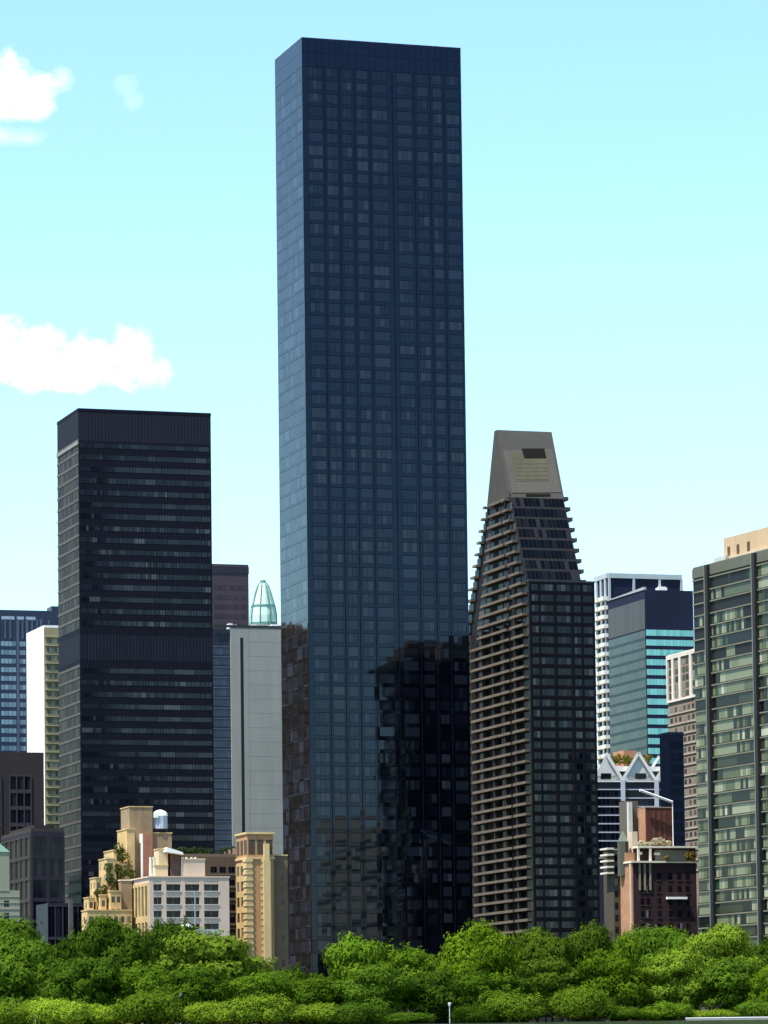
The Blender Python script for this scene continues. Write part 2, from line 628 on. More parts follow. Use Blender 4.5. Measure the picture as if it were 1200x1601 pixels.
while z > 6:
    if not (z2b - 0.8 < z < z2a - 0.6):
        zs.append(z)
    z -= ff
for z in zs:
    mb = MB()
    dens = rnd.random()
    runs(mb, D, 'F', 0.3, D.w - 0.3, z, z + 1.35 + 0.35 * dens, 0.92, 1 + rnd.choice((1, 3, 6, 9)), 0.05, 0.14, 0.002)
    panes(mb, D, 'R', 0.3, D.d - 0.3, z, z + 1.7, 30, 0.05, 0.2, 0.002)
    D.part('window_band', office, mb)
    mb = MB()
    runs(mb, D, 'L', 0.3, D.d - 0.3, z - 1.0, z + 1.75, 1.2, 3, 0.03, 0.2, 0.002)
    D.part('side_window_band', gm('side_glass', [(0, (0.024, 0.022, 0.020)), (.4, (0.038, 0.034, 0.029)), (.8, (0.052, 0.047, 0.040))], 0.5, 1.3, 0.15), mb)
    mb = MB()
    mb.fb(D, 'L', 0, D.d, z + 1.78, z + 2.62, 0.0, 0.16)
    D.part('spandrel', bronze_lit, mb)
mb = MB()
for i in range(46):
    s = (i + 0.5) * D.w / 46
    mb.fb(D, 'F', s - 0.05, s + 0.05, 0, zb1, 0.0, 0.07)
D.part('mullion_grid', bronze, mb)
for zz0, zz1 in ((zb1 + 0.4, D.h - 0.6), (z2b + 0.6, z2a)):
    mb = MB()
    for f in 'FL':
        L = D.flen(f)
        n = 40 if f == 'F' else 26
        for i in range(n):
            mb.fb(D, f, L * i / n + 0.12, L * (i + 1) / n - 0.06, zz0, zz1, 0.0, 0.02)
    D.part('louvre_band', pm('bronze_louvre', (0.006, 0.008, 0.018), 0.8, 0.2, 0.4), mb)
mb = MB()
mb.fb(D, 'L', 0, D.d, zb1 - 0.9, zb1 + 0.2, 0.0, 0.35)
D.part('ledge', pm('pale_ledge', (0.22, 0.22, 0.2)), mb)
parapet(D, bronze, -0.1, D.w + 0.1, -0.1, D.d + 0.1, D.h - 0.5, 0.9)
mb = MB().box(6, D.w - 8, 8, D.d - 6, D.h, D.h + 1.2)
D.part('roof_plant', bronze, mb)

# ------------------------------------------------------------------ 3 plum slab behind it
plum = pm('plum_cladding', (0.050, 0.034, 0.042), 0.6, 0.18, 0.15)
Q = Bld('plum_slab_tower', 'plain plum-brown slab tower peeping out beside the dark bronze tower', 'office tower', 330, 885, 1560, xr=388, d=24)
core(Q, plum)
nfl = 40
bands(Q, 'FR', [Q.h - 9 - i * 3.7 for i in range(38)], 1.7, 1.6, gm('plum_glass', [(0, (0.042, 0.032, 0.040)), (.5, (0.052, 0.040, 0.048)), (.9, (0.06, 0.048, 0.056))], 0.4, 1.3, .2), m=1.0)
mb = MB()
mb.fb(Q, 'F', 0.0, Q.w, Q.h - 2.6, Q.h, 0.0, 0.2)
mb.fb(Q, 'R', 0.0, Q.d, Q.h - 2.6, Q.h, 0.0, 0.2)
Q.part('dark_cornice', pm('cornice_dark', (0.02, 0.022, 0.035)), mb)
parapet(Q, plum, 0, Q.w, 0, Q.d, Q.h)

# ------------------------------------------------------------------ 4 grey slab with a glazed left bay
S = Bld('blank_slab_tower', 'pale grey blank-walled slab with one black vertical slot, beside the tallest tower', 'tower', 360, 981, 1420, xr=446, d=26)
grey = pm('grey_panel', (0.29, 0.285, 0.26), 0.9, 0.17, 0.12, .1)
core(S, grey)
mb = MB()
xs = S.loc(378.5, 1100)[0]
mb.fb(S, 'F', xs - 0.55, xs + 0.55, 0, S.loc(378, 997)[1], 0.0, 0.02)
S.part('slot', pm('slot_black', (0.01, 0.012, 0.013)), mb)
mb = MB()
for i in range(1, 30):
    mb.fb(S, 'F', xs + 1.4, S.w, S.h - i * 5.0, S.h - i * 5.0 + 0.12, 0.0, 0.015)
mb.fb(S, 'F', S.loc(389, 1100)[0], S.loc(389, 1100)[0] + 0.15, 0, S.h, 0.0, 0.02)
S.part('panel_joint', pm('joint_grey', (0.21, 0.215, 0.20)), mb)
mb = MB()
mb.fb(S, 'F', -6.3, S.w, S.h, S.h + 0.9, -0.3, 0.1)
S.part('coping', pm('coping_dark', (0.03, 0.03, 0.035)), mb)
gbm = gm('blue_bay_glass', [(0, (0.012, 0.02, 0.045)), (.5, (0.018, 0.028, 0.06)), (.9, (0.03, 0.04, 0.08))], 0.08, 1.4)
S.part('glazed_bay', pm('bay_navy', (0.012, 0.017, 0.035), 0.4), MB().box(-7.0, 0.0, 0.8, S.d, 0, S.h - 0.6))
for i in range(42):
    z = S.h - 9.5 - i * 3.6
    if z < 3:
        break
    mb = MB()
    for k in range(5):
        mb.poly([(-6.9 + k * 1.36, 0.76, z), (-5.6 + k * 1.36, 0.76, z), (-5.6 + k * 1.36, 0.76, z + 2.5), (-6.9 + k * 1.36, 0.76, z + 2.5)])
    S.part('window_band', gbm, mb)
    mb = MB().box(-6.95, -0.05, 0.6, 0.8, z + 2.65, z + 3.05)
    S.part('spandrel', pm('bay_spandrel', (0.07, 0.09, 0.15), 0.5), mb)
white_unit = pm('white_unit', (0.72, 0.72, 0.70), 0.6, 0.12)
for px, wpx, hpx in ((357, 7, 6), (366, 5, 4), (394, 8, 5), (424, 12, 6)):
    x, z = S.loc(px, 975, 3)
    wd = wpx * 1420 / F
    u = MB().box(x, x + wd, 3, 5.5, S.h, S.h + hpx * 0.22 + 0.35).build('rooftop_unit', white_unit, S.o)
    MB().box(x + 0.2, x + wd - 0.2, 3.3, 5.2, S.h + hpx * 0.22 + 0.35, S.h + hpx * 0.22 + 0.55).build('fan_cowl', concrete, u)

# ------------------------------------------------------------------ 5 green domed cupola far behind
copper = pm('copper_green', (0.44, 0.60, 0.50), 0.6, 0.22, 0.5)
copper_rib = pm('copper_rib', (0.07, 0.17, 0.15), 0.6)
c0 = at(411.5, 976, 1900)
cu = empty('domed_tower', (c0.x, c0.y, G), TH)
tag(cu, 'stone tower with a pale green copper dome, between plum slab and tallest tower', 'tower')
zc = c0.z - G
MB().box(-7.5, 7.5, -7.5, 7.5, 0, zc - 1).build('stone_shaft', pm('limestone', (0.42, 0.39, 0.33)), cu)
hpx = 1900 / F
prof = [(6.4, 0), (6.3, 5), (5.6, 9), (4.6, 12.5), (3.6, 16.0), (2.5, 19.0), (1.6, 20.3), (0.3, 20.8)]
mb = MB()
for (r0, z0), (r1, z1) in zip(prof, prof[1:]):
    mb.ngon_prism(0, 0, r0, r1, zc - 1 + z0, zc - 1 + z1, 12)
mb.build('dome', copper, cu)
mb = MB()
for k in range(8):
    t = 2 * math.pi * (k + 0.33) / 8
    for (r0, z0), (r1, z1) in zip(prof, prof[1:-1]):
        mb.bar(((r0 + .1) * math.cos(t), (r0 + .1) * math.sin(t), zc - 1 + z0), ((r1 + .1) * math.cos(t), (r1 + .1) * math.sin(t), zc - 1 + z1), 0.28, 5)
mb.build('dome_rib', copper_rib, cu)
mb = MB()
mb.ngon_prism(0, 0, 5.95, 5.6, zc + 8.2, zc + 9.0, 12)
mb.ngon_prism(0, 0, 6.7, 6.5, zc - 1, zc + 0.6, 12)
mb.build('cornice', copper_rib, cu)
MB().ngon_prism(0, 0, 1.7, 1.3, zc + 18.6, zc + 20.6, 10).build('lantern', copper_rib, cu)

# ------------------------------------------------------------------ 6 blue banded tower, far left
bl = Bld('blue_glass_tower', 'blue glass tower with pale blue window bands at the left edge, behind the white tower', 'office tower', -34, 956, 1620, xr=92, d=30)
core(bl, pm('blue_dark', (0.018, 0.028, 0.055), 0.4))
bglass = gm('banded_blue_glass', [(0, (0.12, 0.19, 0.24)), (.4, (0.16, 0.25, 0.31)), (.8, (0.08, 0.14, 0.19))], 0.1, 1.45)
for i in range(40):
    z = bl.loc(30, 1003)[1] - i * (13.6 * 1640 / F)
    if z < 2:
        break
    mb = MB()
    for a, b in ((-32, -6), (1, 25), (30, 40), (44, 62), (66, 88)):
        s0, s1 = bl.loc(a, 1060)[0], bl.loc(b, 1060)[0]
        mb = MB()
        panes(mb, bl, 'F', s0, s1, z - 1.9, z, max(2, round((s1 - s0) / 1.6)), 0.05, 0.14, 0.003)
        bl.part('window', bglass, mb)
mb = MB()
for a in (-3, 8, 16, 27.5, 35, 42, 50, 58, 64, 76):
    sa = bl.loc(a, 1000)[0]
    full = a in (27.5, 42, 64)
    mb.fb(bl, 'F', sa - (.5 if full else .3), sa + (.5 if full else .3), 0 if full else bl.loc(30, 999)[1], bl.loc(30, 968)[1], 0.0, 0.25)
bl.part('pier', pm('blue_pier', (0.07, 0.085, 0.14), 0.5), mb)
mb = MB()
for a, b in ((2, 22), (26, 37), (40, 55)):
    mb.fb(bl, 'F', bl.loc(a, 965)[0], bl.loc(b, 965)[0], bl.loc(30, 969)[1], bl.loc(30, 964)[1], 0.0, 0.12)
bl.part('pale_panel', pm('blue_pale', (0.28, 0.36, 0.44), 0.5), mb)
parapet(bl, pm('blue_dark', (0.018, 0.028, 0.055)), 0, bl.w, 0, bl.d, bl.h)
x, z = bl.loc(80, 950, 6)
bl.part('roof_plant', pm('blue_dark', (0.018, 0.028, 0.055)), MB().box(x, x + 8, 6, 14, bl.h, z + 0.6))

# ------------------------------------------------------------------ 7 white tower
Wt = Bld('white_tower', 'white tower with a blank sunlit side wall and cream balconied front', 'apartment tower', 68.5, 981, 1440, xr=100, xl=41)
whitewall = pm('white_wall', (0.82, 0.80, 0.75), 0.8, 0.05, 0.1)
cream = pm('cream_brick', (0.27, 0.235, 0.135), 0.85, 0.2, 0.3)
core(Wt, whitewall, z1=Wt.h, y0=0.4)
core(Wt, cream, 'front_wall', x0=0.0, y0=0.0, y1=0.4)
tanglass = gm('tan_window', [(0, (0.05, 0.05, 0.04)), (.4, (0.09, 0.085, 0.06)), (.7, (0.28, 0.27, 0.22)), (.85, (0.03, 0.03, 0.03))], 0.1, 1.4)
for i in range(38):
    z = Wt.h - 5.5 - i * 3.15
    if z < 2:
        break
    for a, b in ((1.0, 2.6), (3.8, 5.4)):
        mb = MB()
        panes(mb, Wt, 'F', a, b, z, z + 1.6, 2, 0.03, 0.08, 0.002)
        Wt.part('window', tanglass, mb)
    mb = MB()
    mb.fb(Wt, 'F', 0.2, Wt.w, z + 2.05, z + 2.4, 0.0, 0.9 if i % 2 else 0.5)
    Wt.part('balcony', pm('cream_slab', (0.31, 0.28, 0.17)), mb)
parapet(Wt, whitewall, 0.0, Wt.w, 0.0, Wt.d, Wt.h, 0.8)

# ------------------------------------------------------------------ 8 brown grid block
bw = Bld('brown_grid_block', 'dark brown gridded block below the blue glass tower at the left edge', 'office building', -30, 1180, 1250, xr=68, d=30)
brown = pm('brown_stone', (0.028, 0.019, 0.020), 0.8, 0.2, 0.2)
core(bw, brown)
dkglass = gm('dark_glass', [(0, (0.004, 0.004, 0.008)), (.5, (0.008, 0.008, 0.014)), (.85, (0.018, 0.018, 0.026))], 0.1, 1.4, .22)
for a, b, nc in ((-28, 2, 3), (14, 49, 3)):
    frame(bw, 'F', bw.loc(a, 1250)[0], bw.loc(b, 1250)[0], 0.0, bw.loc(20, 1211)[1], nc, 16, 0.35, 1.15, 0.3, pm('brown_spandrel', (0.036, 0.031, 0.036)), dkglass, each=False, endp=0.7)
frame(bw, 'R', 1.0, bw.d - 1, 0, bw.loc(20, 1211)[1], 6, 16, 0.5, 1.2, 0.25, brown, dkglass, each=False)
parapet(bw, brown, 0, bw.w, 0, bw.d, bw.h)

# ------------------------------------------------------------------ 9 dark corner block, lower left
db = Bld('grey_grid_block', 'shaded purple-grey office block with wide window bays, in front of the bronze tower', 'office building', 48, 1300, 1150, xr=100, xl=2)
dgrey = pm('purple_grey', (0.018, 0.014, 0.024), 0.8, 0.2, 0.2)
core(db, dgrey)
frame(db, 'F', 0.0, db.w, 3.0, db.h - 1.0, 2, 9, 1.0, 1.05, 0.4, dgrey, dkglass, each=True, pw=3)
frame(db, 'L', 0.0, db.d, 3.0, db.h - 1.0, 6, 9, 0.7, 1.0, 0.4, pm('grey_side', (0.040, 0.032, 0.027)), gm('side_dark_glass', [(0, (0.015, 0.014, 0.013)), (.6, (0.03, 0.028, 0.024))], 0.3, 1.3, .15), each=True, pw=2)
parapet(db, pm('grey_side', (0.040, 0.032, 0.027)), 0, db.w, 0, db.d, db.h)
mb = MB().box(1.5, db.w - 2, 3, db.d - 4, db.h, db.h + 2.0)
db.part('penthouse', brown, mb)
leaf_roof = leafm('roof_leaves', (0.05, 0.07, 0.015), (0.13, 0.14, 0.03))

# dark flat annexe beside it
an = Bld('low_annexe', 'low blue-black glass annexe with one white pole, at the foot of the bronze tower', 'building', 74, 1412, 1120, xr=133, d=14)
core(an, pm('annexe_dark', (0.016, 0.016, 0.026), 0.5))
frame(an, 'F', 0, an.w, 0.5, an.h - 0.6, 5, 4, 0.25, 0.7, 0.2, pm('annexe_frame', (0.03, 0.028, 0.04)), dkglass, each=True)
mb = MB()
x, z = an.loc(110, 1412, -1.2)
mb.box(x - 0.55, x + 0.55, -1.8, -0.7, 0, an.h + 1.0)
an.part('pole', pm('grey_pole', (0.09, 0.08, 0.078)), mb)

# ------------------------------------------------------------------ 10 pale green block, bottom left corner
pg = Bld('pale_green_block', 'pale green low block in the lower left corner behind the trees', 'building', -36, 1392, 1060, xr=30, d=16)
pgm = pm('pale_green', (0.25, 0.25, 0.185), 0.8, 0.15, 0.2)
core(pg, pgm)
x1 = pg.loc(14, 1330)[0]
zt_ = pg.loc(0, 1332)[1]
pg.part('upper_block', pgm, MB().box(0, x1, 0.0, 12, pg.h, zt_))
pg.part('green_roof', pm('roof_green', (0.10, 0.20, 0.15)), MB().hexa([(0, -.2, zt_), (x1 + .2, -.2, zt_), (x1 + .2, 12, zt_), (0, 12, zt_)], [(0, 2.5, zt_ + 2.6), (x1 - 2.2, 2.5, zt_ + 2.6), (x1 - 2.2, 9, zt_ + 2.6), (0, 9, zt_ + 2.6)]))
mb = MB()
for i in range(9):
    mb.fb(pg, 'F', 0, pg.w if pg.h - i * 1.6 > 0 and i > 0 else x1, pg.h - i * 1.6 - .12, pg.h - i * 1.6, 0.0, 0.12)
pg.part('sill_course', pm('green_sill', (0.31, 0.31, 0.24)), mb)
for j in range(4):
    mb = MB()
    panes(mb, pg, 'F', 7.0, 8.4, pg.h - 4.2 - j * 3.2, pg.h - 2.6 - j * 3.2, 2, 0.03)
    pg.part('window', dkglass, mb)

# ------------------------------------------------------------------ 11 stepped cream apartment building with ivy
A = Bld('stepped_cream_building', 'stepped cream apartment building with ivied terraces and one square brick tower', 'apartment building', 202, 1262, 1030, w=6, d=9)
sand = pm('sand_brick', (0.50, 0.345, 0.155), 0.9, 0.36, 0.5)
tan_shaded = pm('shaded_tan_brick', (0.27, 0.185, 0.105), 0.9, 0.34, 0.5)  # darker copy of the sand brick, with shade put into the colour
sandwin = gm('sand_window', [(0, (0.03, 0.026, 0.02)), (.6, (0.06, 0.05, 0.035)), (.85, (0.15, 0.13, 0.09))], 0.1, 1.4)


def block(B, name, px0, px1, py, y0, dep, mat, z0=0.0, cap=None, wins=None, ledge=True):
    """a terrace block whose front runs from photo px0 to px1 at local depth y0; returns its extents"""
    s0, z = B.loc(px0, py, y0)
    s1 = B.loc(px1, py, y0)[0]
    o = B.part(name, mat, MB().box(s0, s1, y0, y0 + dep, z0, z))
    if ledge:
        MB().box(s0 - 0.15, s1 + 0.15, y0 - 0.15, y0 + dep + 0.15, z, z + 0.28).build('coping', cap or sand, o)
    if wins:
        nc, nl, rh, top = wins
        k = 0
        zz = z - top
        while zz - 1.5 > max(z0, z - 26):
            for f, n, L in (('F', nc, s1 - s0), ('L', nl, dep)):
                for i in range(n):
                    c = L * (i + 0.5) / n
                    q = MB()
                    if f == 'F':
                        q.poly([(s0 + c - .42, y0 - .02, zz - 1.5), (s0 + c + .42, y0 - .02, zz - 1.5), (s0 + c + .42, y0 - .02, zz), (s0 + c - .42, y0 - .02, zz)])
                    else:
                        q.poly([(s0 - .02, y0 + c + .42, zz - 1.5), (s0 - .02, y0 + c - .42, zz - 1.5), (s0 - .02, y0 + c - .42, zz), (s0 - .02, y0 + c + .42, zz)])
                    q.build('window', sandwin, o)
            zz -= rh
    return s0, s1, z


block(A, 'tower_block', 202, 238, 1262, 4, 9, tan_shaded, wins=None)
sx0, sx1, sz = block(A, 'tower_block', 198, 210, 1297, 2, 10, sand)
block(A, 'terrace_block', 177, 192, 1330, 0, 10, sand, wins=(1, 3, 3.1, 1.2))
block(A, 'terrace_block', 186, 205, 1352, -1.5, 9, sand, wins=(1, 2, 3.1, 1.2))
block(A, 'terrace_block', 166, 181, 1343, -2, 8, sand, wins=(1, 2, 3.1, 1.0))
block(A, 'terrace_block', 149, 158, 1373, -2.5, 6, sand, wins=(1, 2, 3.1, 1.0))
block(A, 'terrace_block', 138, 146, 1404, -3, 5, sand, wins=(1, 1, 3.1, 1.0))
block(A, 'terrace_block', 156, 166, 1400, -4.5, 6, sand, wins=(1, 2, 3.1, 1.2))
block(A, 'terrace_block', 172, 189, 1394, -6, 7, sand, wins=(2, 2, 3.1, 1.2))
block(A, 'terrace_block', 188, 206, 1377, -4, 8, tan_shaded, cap=pm('white_coping', (0.7, 0.66, 0.56)), wins=None)
block(A, 'base_block', 136, 206, 1424, -7, 6, sand, wins=(7, 1, 3.1, 1.4))
# brick chimney slab, white on its side
x0, z = A.loc(223, 1304, 1.5)
x1 = A.loc(238, 1304, 1.5)[0]
ch = A.part('chimney_slab', brickm('red_brick_chimney', (0.36, 0.13, 0.07), (0.30, 0.10, 0.06), (0.3, 0.2, 0.15)), MB().box(x0, x1, 1.5, 5.5, 0, z))
MB().box(x0 - 0.25, x0 - 0.01, 1.55, 5.45, 0, z + 0.1).build('white_edge', whitewall, ch)
block(A, 'stair_block', 238, 268, 1303, 4.5, 7, tan_shaded)


def leaf_clump(name, mat, parent, centres, n, size=0.35, seed=1, kind=None):
    r = random.Random(seed)
    mb = MB()
    for (cx, cy, cz, rx, ry, rz_) in centres:
        for _ in range(n):
            d = Vector((r.gauss(0, 1), r.gauss(0, 1), r.gauss(0, 1))).normalized()
            k = 0.6 + 0.45 * r.random()
            p = Vector((cx + d.x * rx * k, cy + d.y * ry * k, cz + d.z * rz_ * k))
            nn = (d + Vector((r.uniform(-1, 1), r.uniform(-1, 1), r.uniform(-1, 1))) * 0.8).normalized()
            a = nn.orthogonal().normalized()
            b = nn.cross(a)
            t = r.uniform(0, 6.28)
            a, b = a * math.cos(t) + b * math.sin(t), b * math.cos(t) - a * math.sin(t)
            s = size * r.uniform(0.6, 1.3)
            mb.poly([p - a * s, p - b * s * .7, p + a * s, p + b * s * .7])
    return mb.build(name, mat, parent)


ivy = []
for px, py, y0, r in ((186, 1326, -.4, 1.3), (190, 1336, -.5, 1.5), (196, 1345, -.8, 1.5), (200, 1360, -1.7, 1.4), (184, 1358, -2.2, 1.2), (168, 1356, -2.2, 1.1), (170, 1372, -2.3, 1.2), (176, 1382, -2.4, 1.2), (190, 1366, -2.4, 1.2), (152, 1396, -3, .9), (208, 1368, -2, 1.2), (163, 1390, -3, 1.0)):
    x, z = A.loc(px, py, y0)
    ivy.append((x, y0, z, r, r * .6, r * 1.2))
leaf_clump('ivy', leafm('ivy_leaves', (0.04, 0.055, 0.012), (0.17, 0.17, 0.04)), A.o, ivy, 130, 0.28, 3)

# water tank, its own thing on the roof
wx, wz = A.loc(249, 1302, 6.0)
tank_p = A.base + A.u * wx + A.n * 6.0 + Vector((0, 0, wz + 0.3))
tk = empty('water_tank', tank_p, TH)
tag(tk, 'white-grey rooftop water tank with bright domed lid, beside the square cream tower', 'water tank')
galv = pm('galvanised', (0.42, 0.46, 0.52), 0.5, 0.25, 0.8)
MB().ngon_prism(0, 0, 2.1, 2.1, 0.7, 4.0, 14).build('tank_body', galv, tk)
mb = MB()
for (r0, z0), (r1, z1) in zip([(2.25, 4.0), (2.0, 4.7), (1.4, 5.2), (.5, 5.5)], [(2.0, 4.7), (1.4, 5.2), (.5, 5.5), (.1, 5.55)]):
    mb.ngon_prism(0.2, 0, r0 * .9, r1 * .9, z0, z1, 14)
mb.build('domed_lid', pm('white_lid', (0.8, 0.8, 0.78), 0.5, 0.1), tk)
MB().box(-2.0, -0.9, -2.3, -0.9, 3.4, 4.6).build('hatch_box', pm('white_lid', (0.8, 0.8, 0.78)), tk)
for sx in (-1, 1):
    for sy in (-1, 1):
        MB().box(sx * 1.5 - .15, sx * 1.5 + .15, sy * 1.5 - .15, sy * 1.5 + .15, 0, 0.7).build('leg', pm('steel_dark', (0.03, 0.03, 0.035)), tk)

# ------------------------------------------------------------------ 12 white grid building
V = Bld('white_grid_building', 'pale pinkish-white low block with four rows of dark square windows', 'apartment building', 232, 1372, 1012, xr=357, xl=206)
pinkw = pm('pinkish_white', (0.56, 0.42, 0.335), 0.9, 0.10, 0.25)
core(V, pinkw)
vwin = gm('shop_glass', [(0, (0.006, 0.007, 0.009)), (.5, (0.010, 0.012, 0.014)), (.85, (0.02, 0.03, 0.032))], 0.1, 1.42, .25)
cols = [(239, 252), (259, 281.5), (288.5, 311), (318, 341)]
rowy = [(1382.5, 1393), (1403, 1414), (1424, 1434.5), (1444, 1455), (1465, 1475.5)]
xs_ = [(V.loc(a if r or i else a, 1400)[0], V.loc(b, 1400)[0]) for r in (0,) for i, (a, b) in enumerate(cols)]
zs_ = [(V.loc(290, b)[1], V.loc(290, a)[1]) for a, b in rowy]
edges_x = [0.0] + [e for p in xs_ for e in p] + [V.w]
mb = MB()
for k in range(0, len(edges_x), 2):
    mb.fb(V, 'F', edges_x[k], edges_x[k + 1], 0, V.h, 0.0, 0.45)
zz = [V.h] + [e for p in zs_ for e in (p[1], p[0])] + [0.0]
for k in range(0, len(zz), 2):
    for (a, b) in xs_:
        mb.fb(V, 'F', a, b, zz[k + 1], zz[k], 0.0, 0.38)
V.part('facade_frame', pinkw, mb)
for (za, zb_) in zs_:
    for (a, b) in xs_:
        q = MB()
        panes(q, V, 'F', a, b, za, zb_, 2, 0.03, 0.06, 0.002)
        wo_ = V.part('window', vwin, q)
        q = MB()
        q.fb(V, 'F', a - 0.1, b + 0.1, za - 0.2, za - 0.003, 0.39, 0.6)
        q.build('sill', pm('sill_white', (0.55, 0.5, 0.48)), wo_)
frame(V, 'L', 0.2, V.d - 0.2, 1.5, V.h - 1.2, 5, 4, 1.0, 1.6, 0.3, sand, sandwin, each=True, pw=1)
V.part('coping', pinkw, MB().box(-0.35, V.w + 0.2, -0.6, V.d, V.h, V.h + 0.35))
# penthouse bits on its roof
block(V, 'penthouse', 248, 262, 1328, 5, 5, pm('penthouse_cream', (0.55, 0.44, 0.27)), z0=V.h + .35)
block(V, 'penthouse', 242, 262, 1354, 3, 4, pm('penthouse_cream', (0.55, 0.44, 0.27)), z0=V.h + .35)
block(V, 'penthouse', 266, 284, 1334, 5, 5, brickm('dark_brick', (0.10, 0.06, 0.05), (0.13, 0.07, 0.06), (0.12, 0.09, 0.08)), z0=V.h + .35, cap=whitewall)
block(V, 'penthouse', 287, 320, 1344, 3.0, 6, pm('penthouse_pink', (0.50, 0.40, 0.30)), z0=V.h + .35, cap=pm('penthouse_cream', (0.55, 0.44, 0.27)))
x, z = V.loc(271, 1329, 4)
mb = MB().hexa([(x - 2.4, 2.6, z - .5), (x + 2.2, 2.6, z - 1.2), (x + 2.2, 7, z - 1.2), (x - 2.4, 7, z - .5)], [(x - 2.0, 2.6, z + .6), (x + 2.0, 2.6, z - .6), (x + 2.0, 7, z - .6), (x - 2.0, 7, z + .6)])
V.part('canopy', whitewall, mb)
mb = MB()
for px in (286, 292, 300, 306, 236, 241):
    x, z = V.loc(px, 1342, 4)
    mb.ngon_prism(x, 4.5, .5, .35, V.h, z + .3, 8)
V.part('planter', pm('planter_pale', (0.6, 0.55, 0.45)), mb)

# globe-topped mast in front of it
gp = at(304.5, 1398, 990)
mst = empty('globe_mast', (gp.x, gp.y, G), 0)
tag(mst, 'thin blue-grey flag mast standing before the pale windowed block', 'mast')
MB().bar((0, 0, 0), (0, 0, gp.z - G), 0.30, 8, 0.14).build('pole', pm('mast_grey', (0.24, 0.28, 0.34), 0.5), mst)
MB().ngon_prism(0, 0, .22, .22, gp.z - G, gp.z - G + .4, 8).build('finial', pm('mast_grey', (0.24, 0.28, 0.34)), mst)
q = at(291, 1452, 985)
kio = empty('domed_pavilion', (q.x, q.y, G), 0)
tag(kio, 'small white rounded roof showing over the trees below the windowed block', 'pavilion')
hz = q.z - G
MB().ngon_prism(0, 0, 1.5, 1.5, 0, hz, 12).build('drum', pm('pavilion_grey', (0.24, 0.27, 0.28)), kio)
mb = MB()
for (r0, z0), (r1, z1) in zip([(1.7, 0), (1.5, .5), (.9, 1.0)], [(1.5, .5), (.9, 1.0), (.1, 1.2)]):
    mb.ngon_prism(0, 0, r0, r1, hz + z0, hz + z1, 12)
mb.build('domed_roof', whitewall, kio)
MB().box(1.6, 8.0, -.6, 3, hz - 4, hz - .2).build('side_wing', pm('pavilion_grey', (0.24, 0.27, 0.28)), kio)

# ------------------------------------------------------------------ 13 brown building behind, roof garden on it
E = Bld('roof_garden_building', 'brown shaded building topped by a green roof garden, behind the windowed block', 'apartment building', 268, 1339, 1045, xr=374, d=16)
ebrown = pm('umber_brick', (0.11, 0.072, 0.045), 0.9, 0.2, 0.4)
core(E, ebrown)
for i in range(7):
    z = E.h - 2.6 - i * 3.2
    for px in (329, 343, 357):
        s = E.loc(px, 1400)[0]
        mb = MB()
        panes(mb, E, 'F', s, s + 1.7, z - 1.5, z, 2, 0.03)
        E.part('window', dkglass, mb)
    mb = MB()
    mb.fb(E, 'F', E.loc(322, 1400)[0], E.w, z - 2.2, z - 1.9, 0.0, 0.15)
    E.part('belt_course', pm('umber_light', (0.17, 0.12, 0.08)), mb)
parapet(E, pm('umber_light', (0.17, 0.12, 0.08)), 0, E.w, 0, E.d, E.h, 0.7)
shr = []
for k in range(26):
    px = rnd.uniform(272, 372)
    x, z = E.loc(px, rnd.uniform(1327, 1338), 3)
    shr.append((x, rnd.uniform(1.5, 4), max(z, E.h + .3), rnd.uniform(.6, 1.5), 1.0, rnd.uniform(.5, 1.1)))
leaf_clump('roof_garden', leafm('roof_shrub_leaves', (0.02, 0.035, 0.01), (0.07, 0.10, 0.03)), E.o, shr, 80, 0.28, 8)
mb = MB()
for px, hh in ((352, 1.4), (358, 1.8), (366, 2.2), (370, 1.6)):
    x, z = E.loc(px, 1330, 1.2)
    mb.box(x - .35, x + .35, .9, 1.5, E.h, E.h + hh)
E.part('vent_pipe', pm('terracotta', (0.42, 0.24, 0.16)), mb)

# ------------------------------------------------------------------ 14 tan tower with quoined corners
K = Bld('tan_brick_tower', 'tan brick tower with sunlit stone corner strips, left of the tallest tower', 'apartment building', 386, 1304, 1030, xr=427, xl=369)
tan = pm('tan_front', (0.40, 0.225, 0.105), 0.9, 0.32, 0.4)
stone = pm('ivory_stone', (0.56, 0.41, 0.20), 0.85, 0.2, 0.5)
zsh = K.loc(400, 1342)[1]
core(K, tan, z1=K.h)
K.part('crown_cornice', stone, MB().box(-.35, K.w + .3, -.35, K.d + .3, K.h, K.h + .5))
K.part('belt_course', stone, MB().box(-.3, K.w + .25, -.3, K.d + .25, zsh - .2, zsh + .35))
mb = MB()
for f, n in (('F', 3), ('L', 3)):
    L = K.flen(f)
    for i in range(n):
        c = L * (i + .5) / n
        mb.fb(K, f, c - L * .12, c + L * .12, zsh + 1.0, K.h - 1.4, 0.0, 0.03)
K.part('arched_opening', pm('opening_dark', (0.07, 0.05, 0.035)), mb)
mb, mb2 = MB(), MB()
z = 0.0
k = 0
while z < zsh - .5:
    o_ = .32 if k % 2 else .5
    mb.box(-o_, 0.9 + o_, -o_ * .6, 0.0, z, z + .72)
    mb.box(-o_, 0.0, 0.003, 2.2 + o_, z, z + .72)
    mb2.box(K.w - 2.9 - o_, K.w - 1.3, -o_ * .6, 0.0, z, z + .72)
    z += .8
    k += 1
K.part('quoin', stone, mb)
K.part('quoin', stone, mb2)
frame(K, 'L', 2.6, K.d, 0.0, zsh - 1, 2, 11, 1.2, 1.5, 0.2, sand, sandwin, each=True, pw=1)
x, z = K.loc(417, 1318, -1.0)
mb = MB().box(x - .9, x + .9, -1.0, -.01, 0, zsh - 0.5)
mb.box(x - .7, x + .7, -.9, -.01, zsh - .5, K.loc(417, 1319, -1)[1])
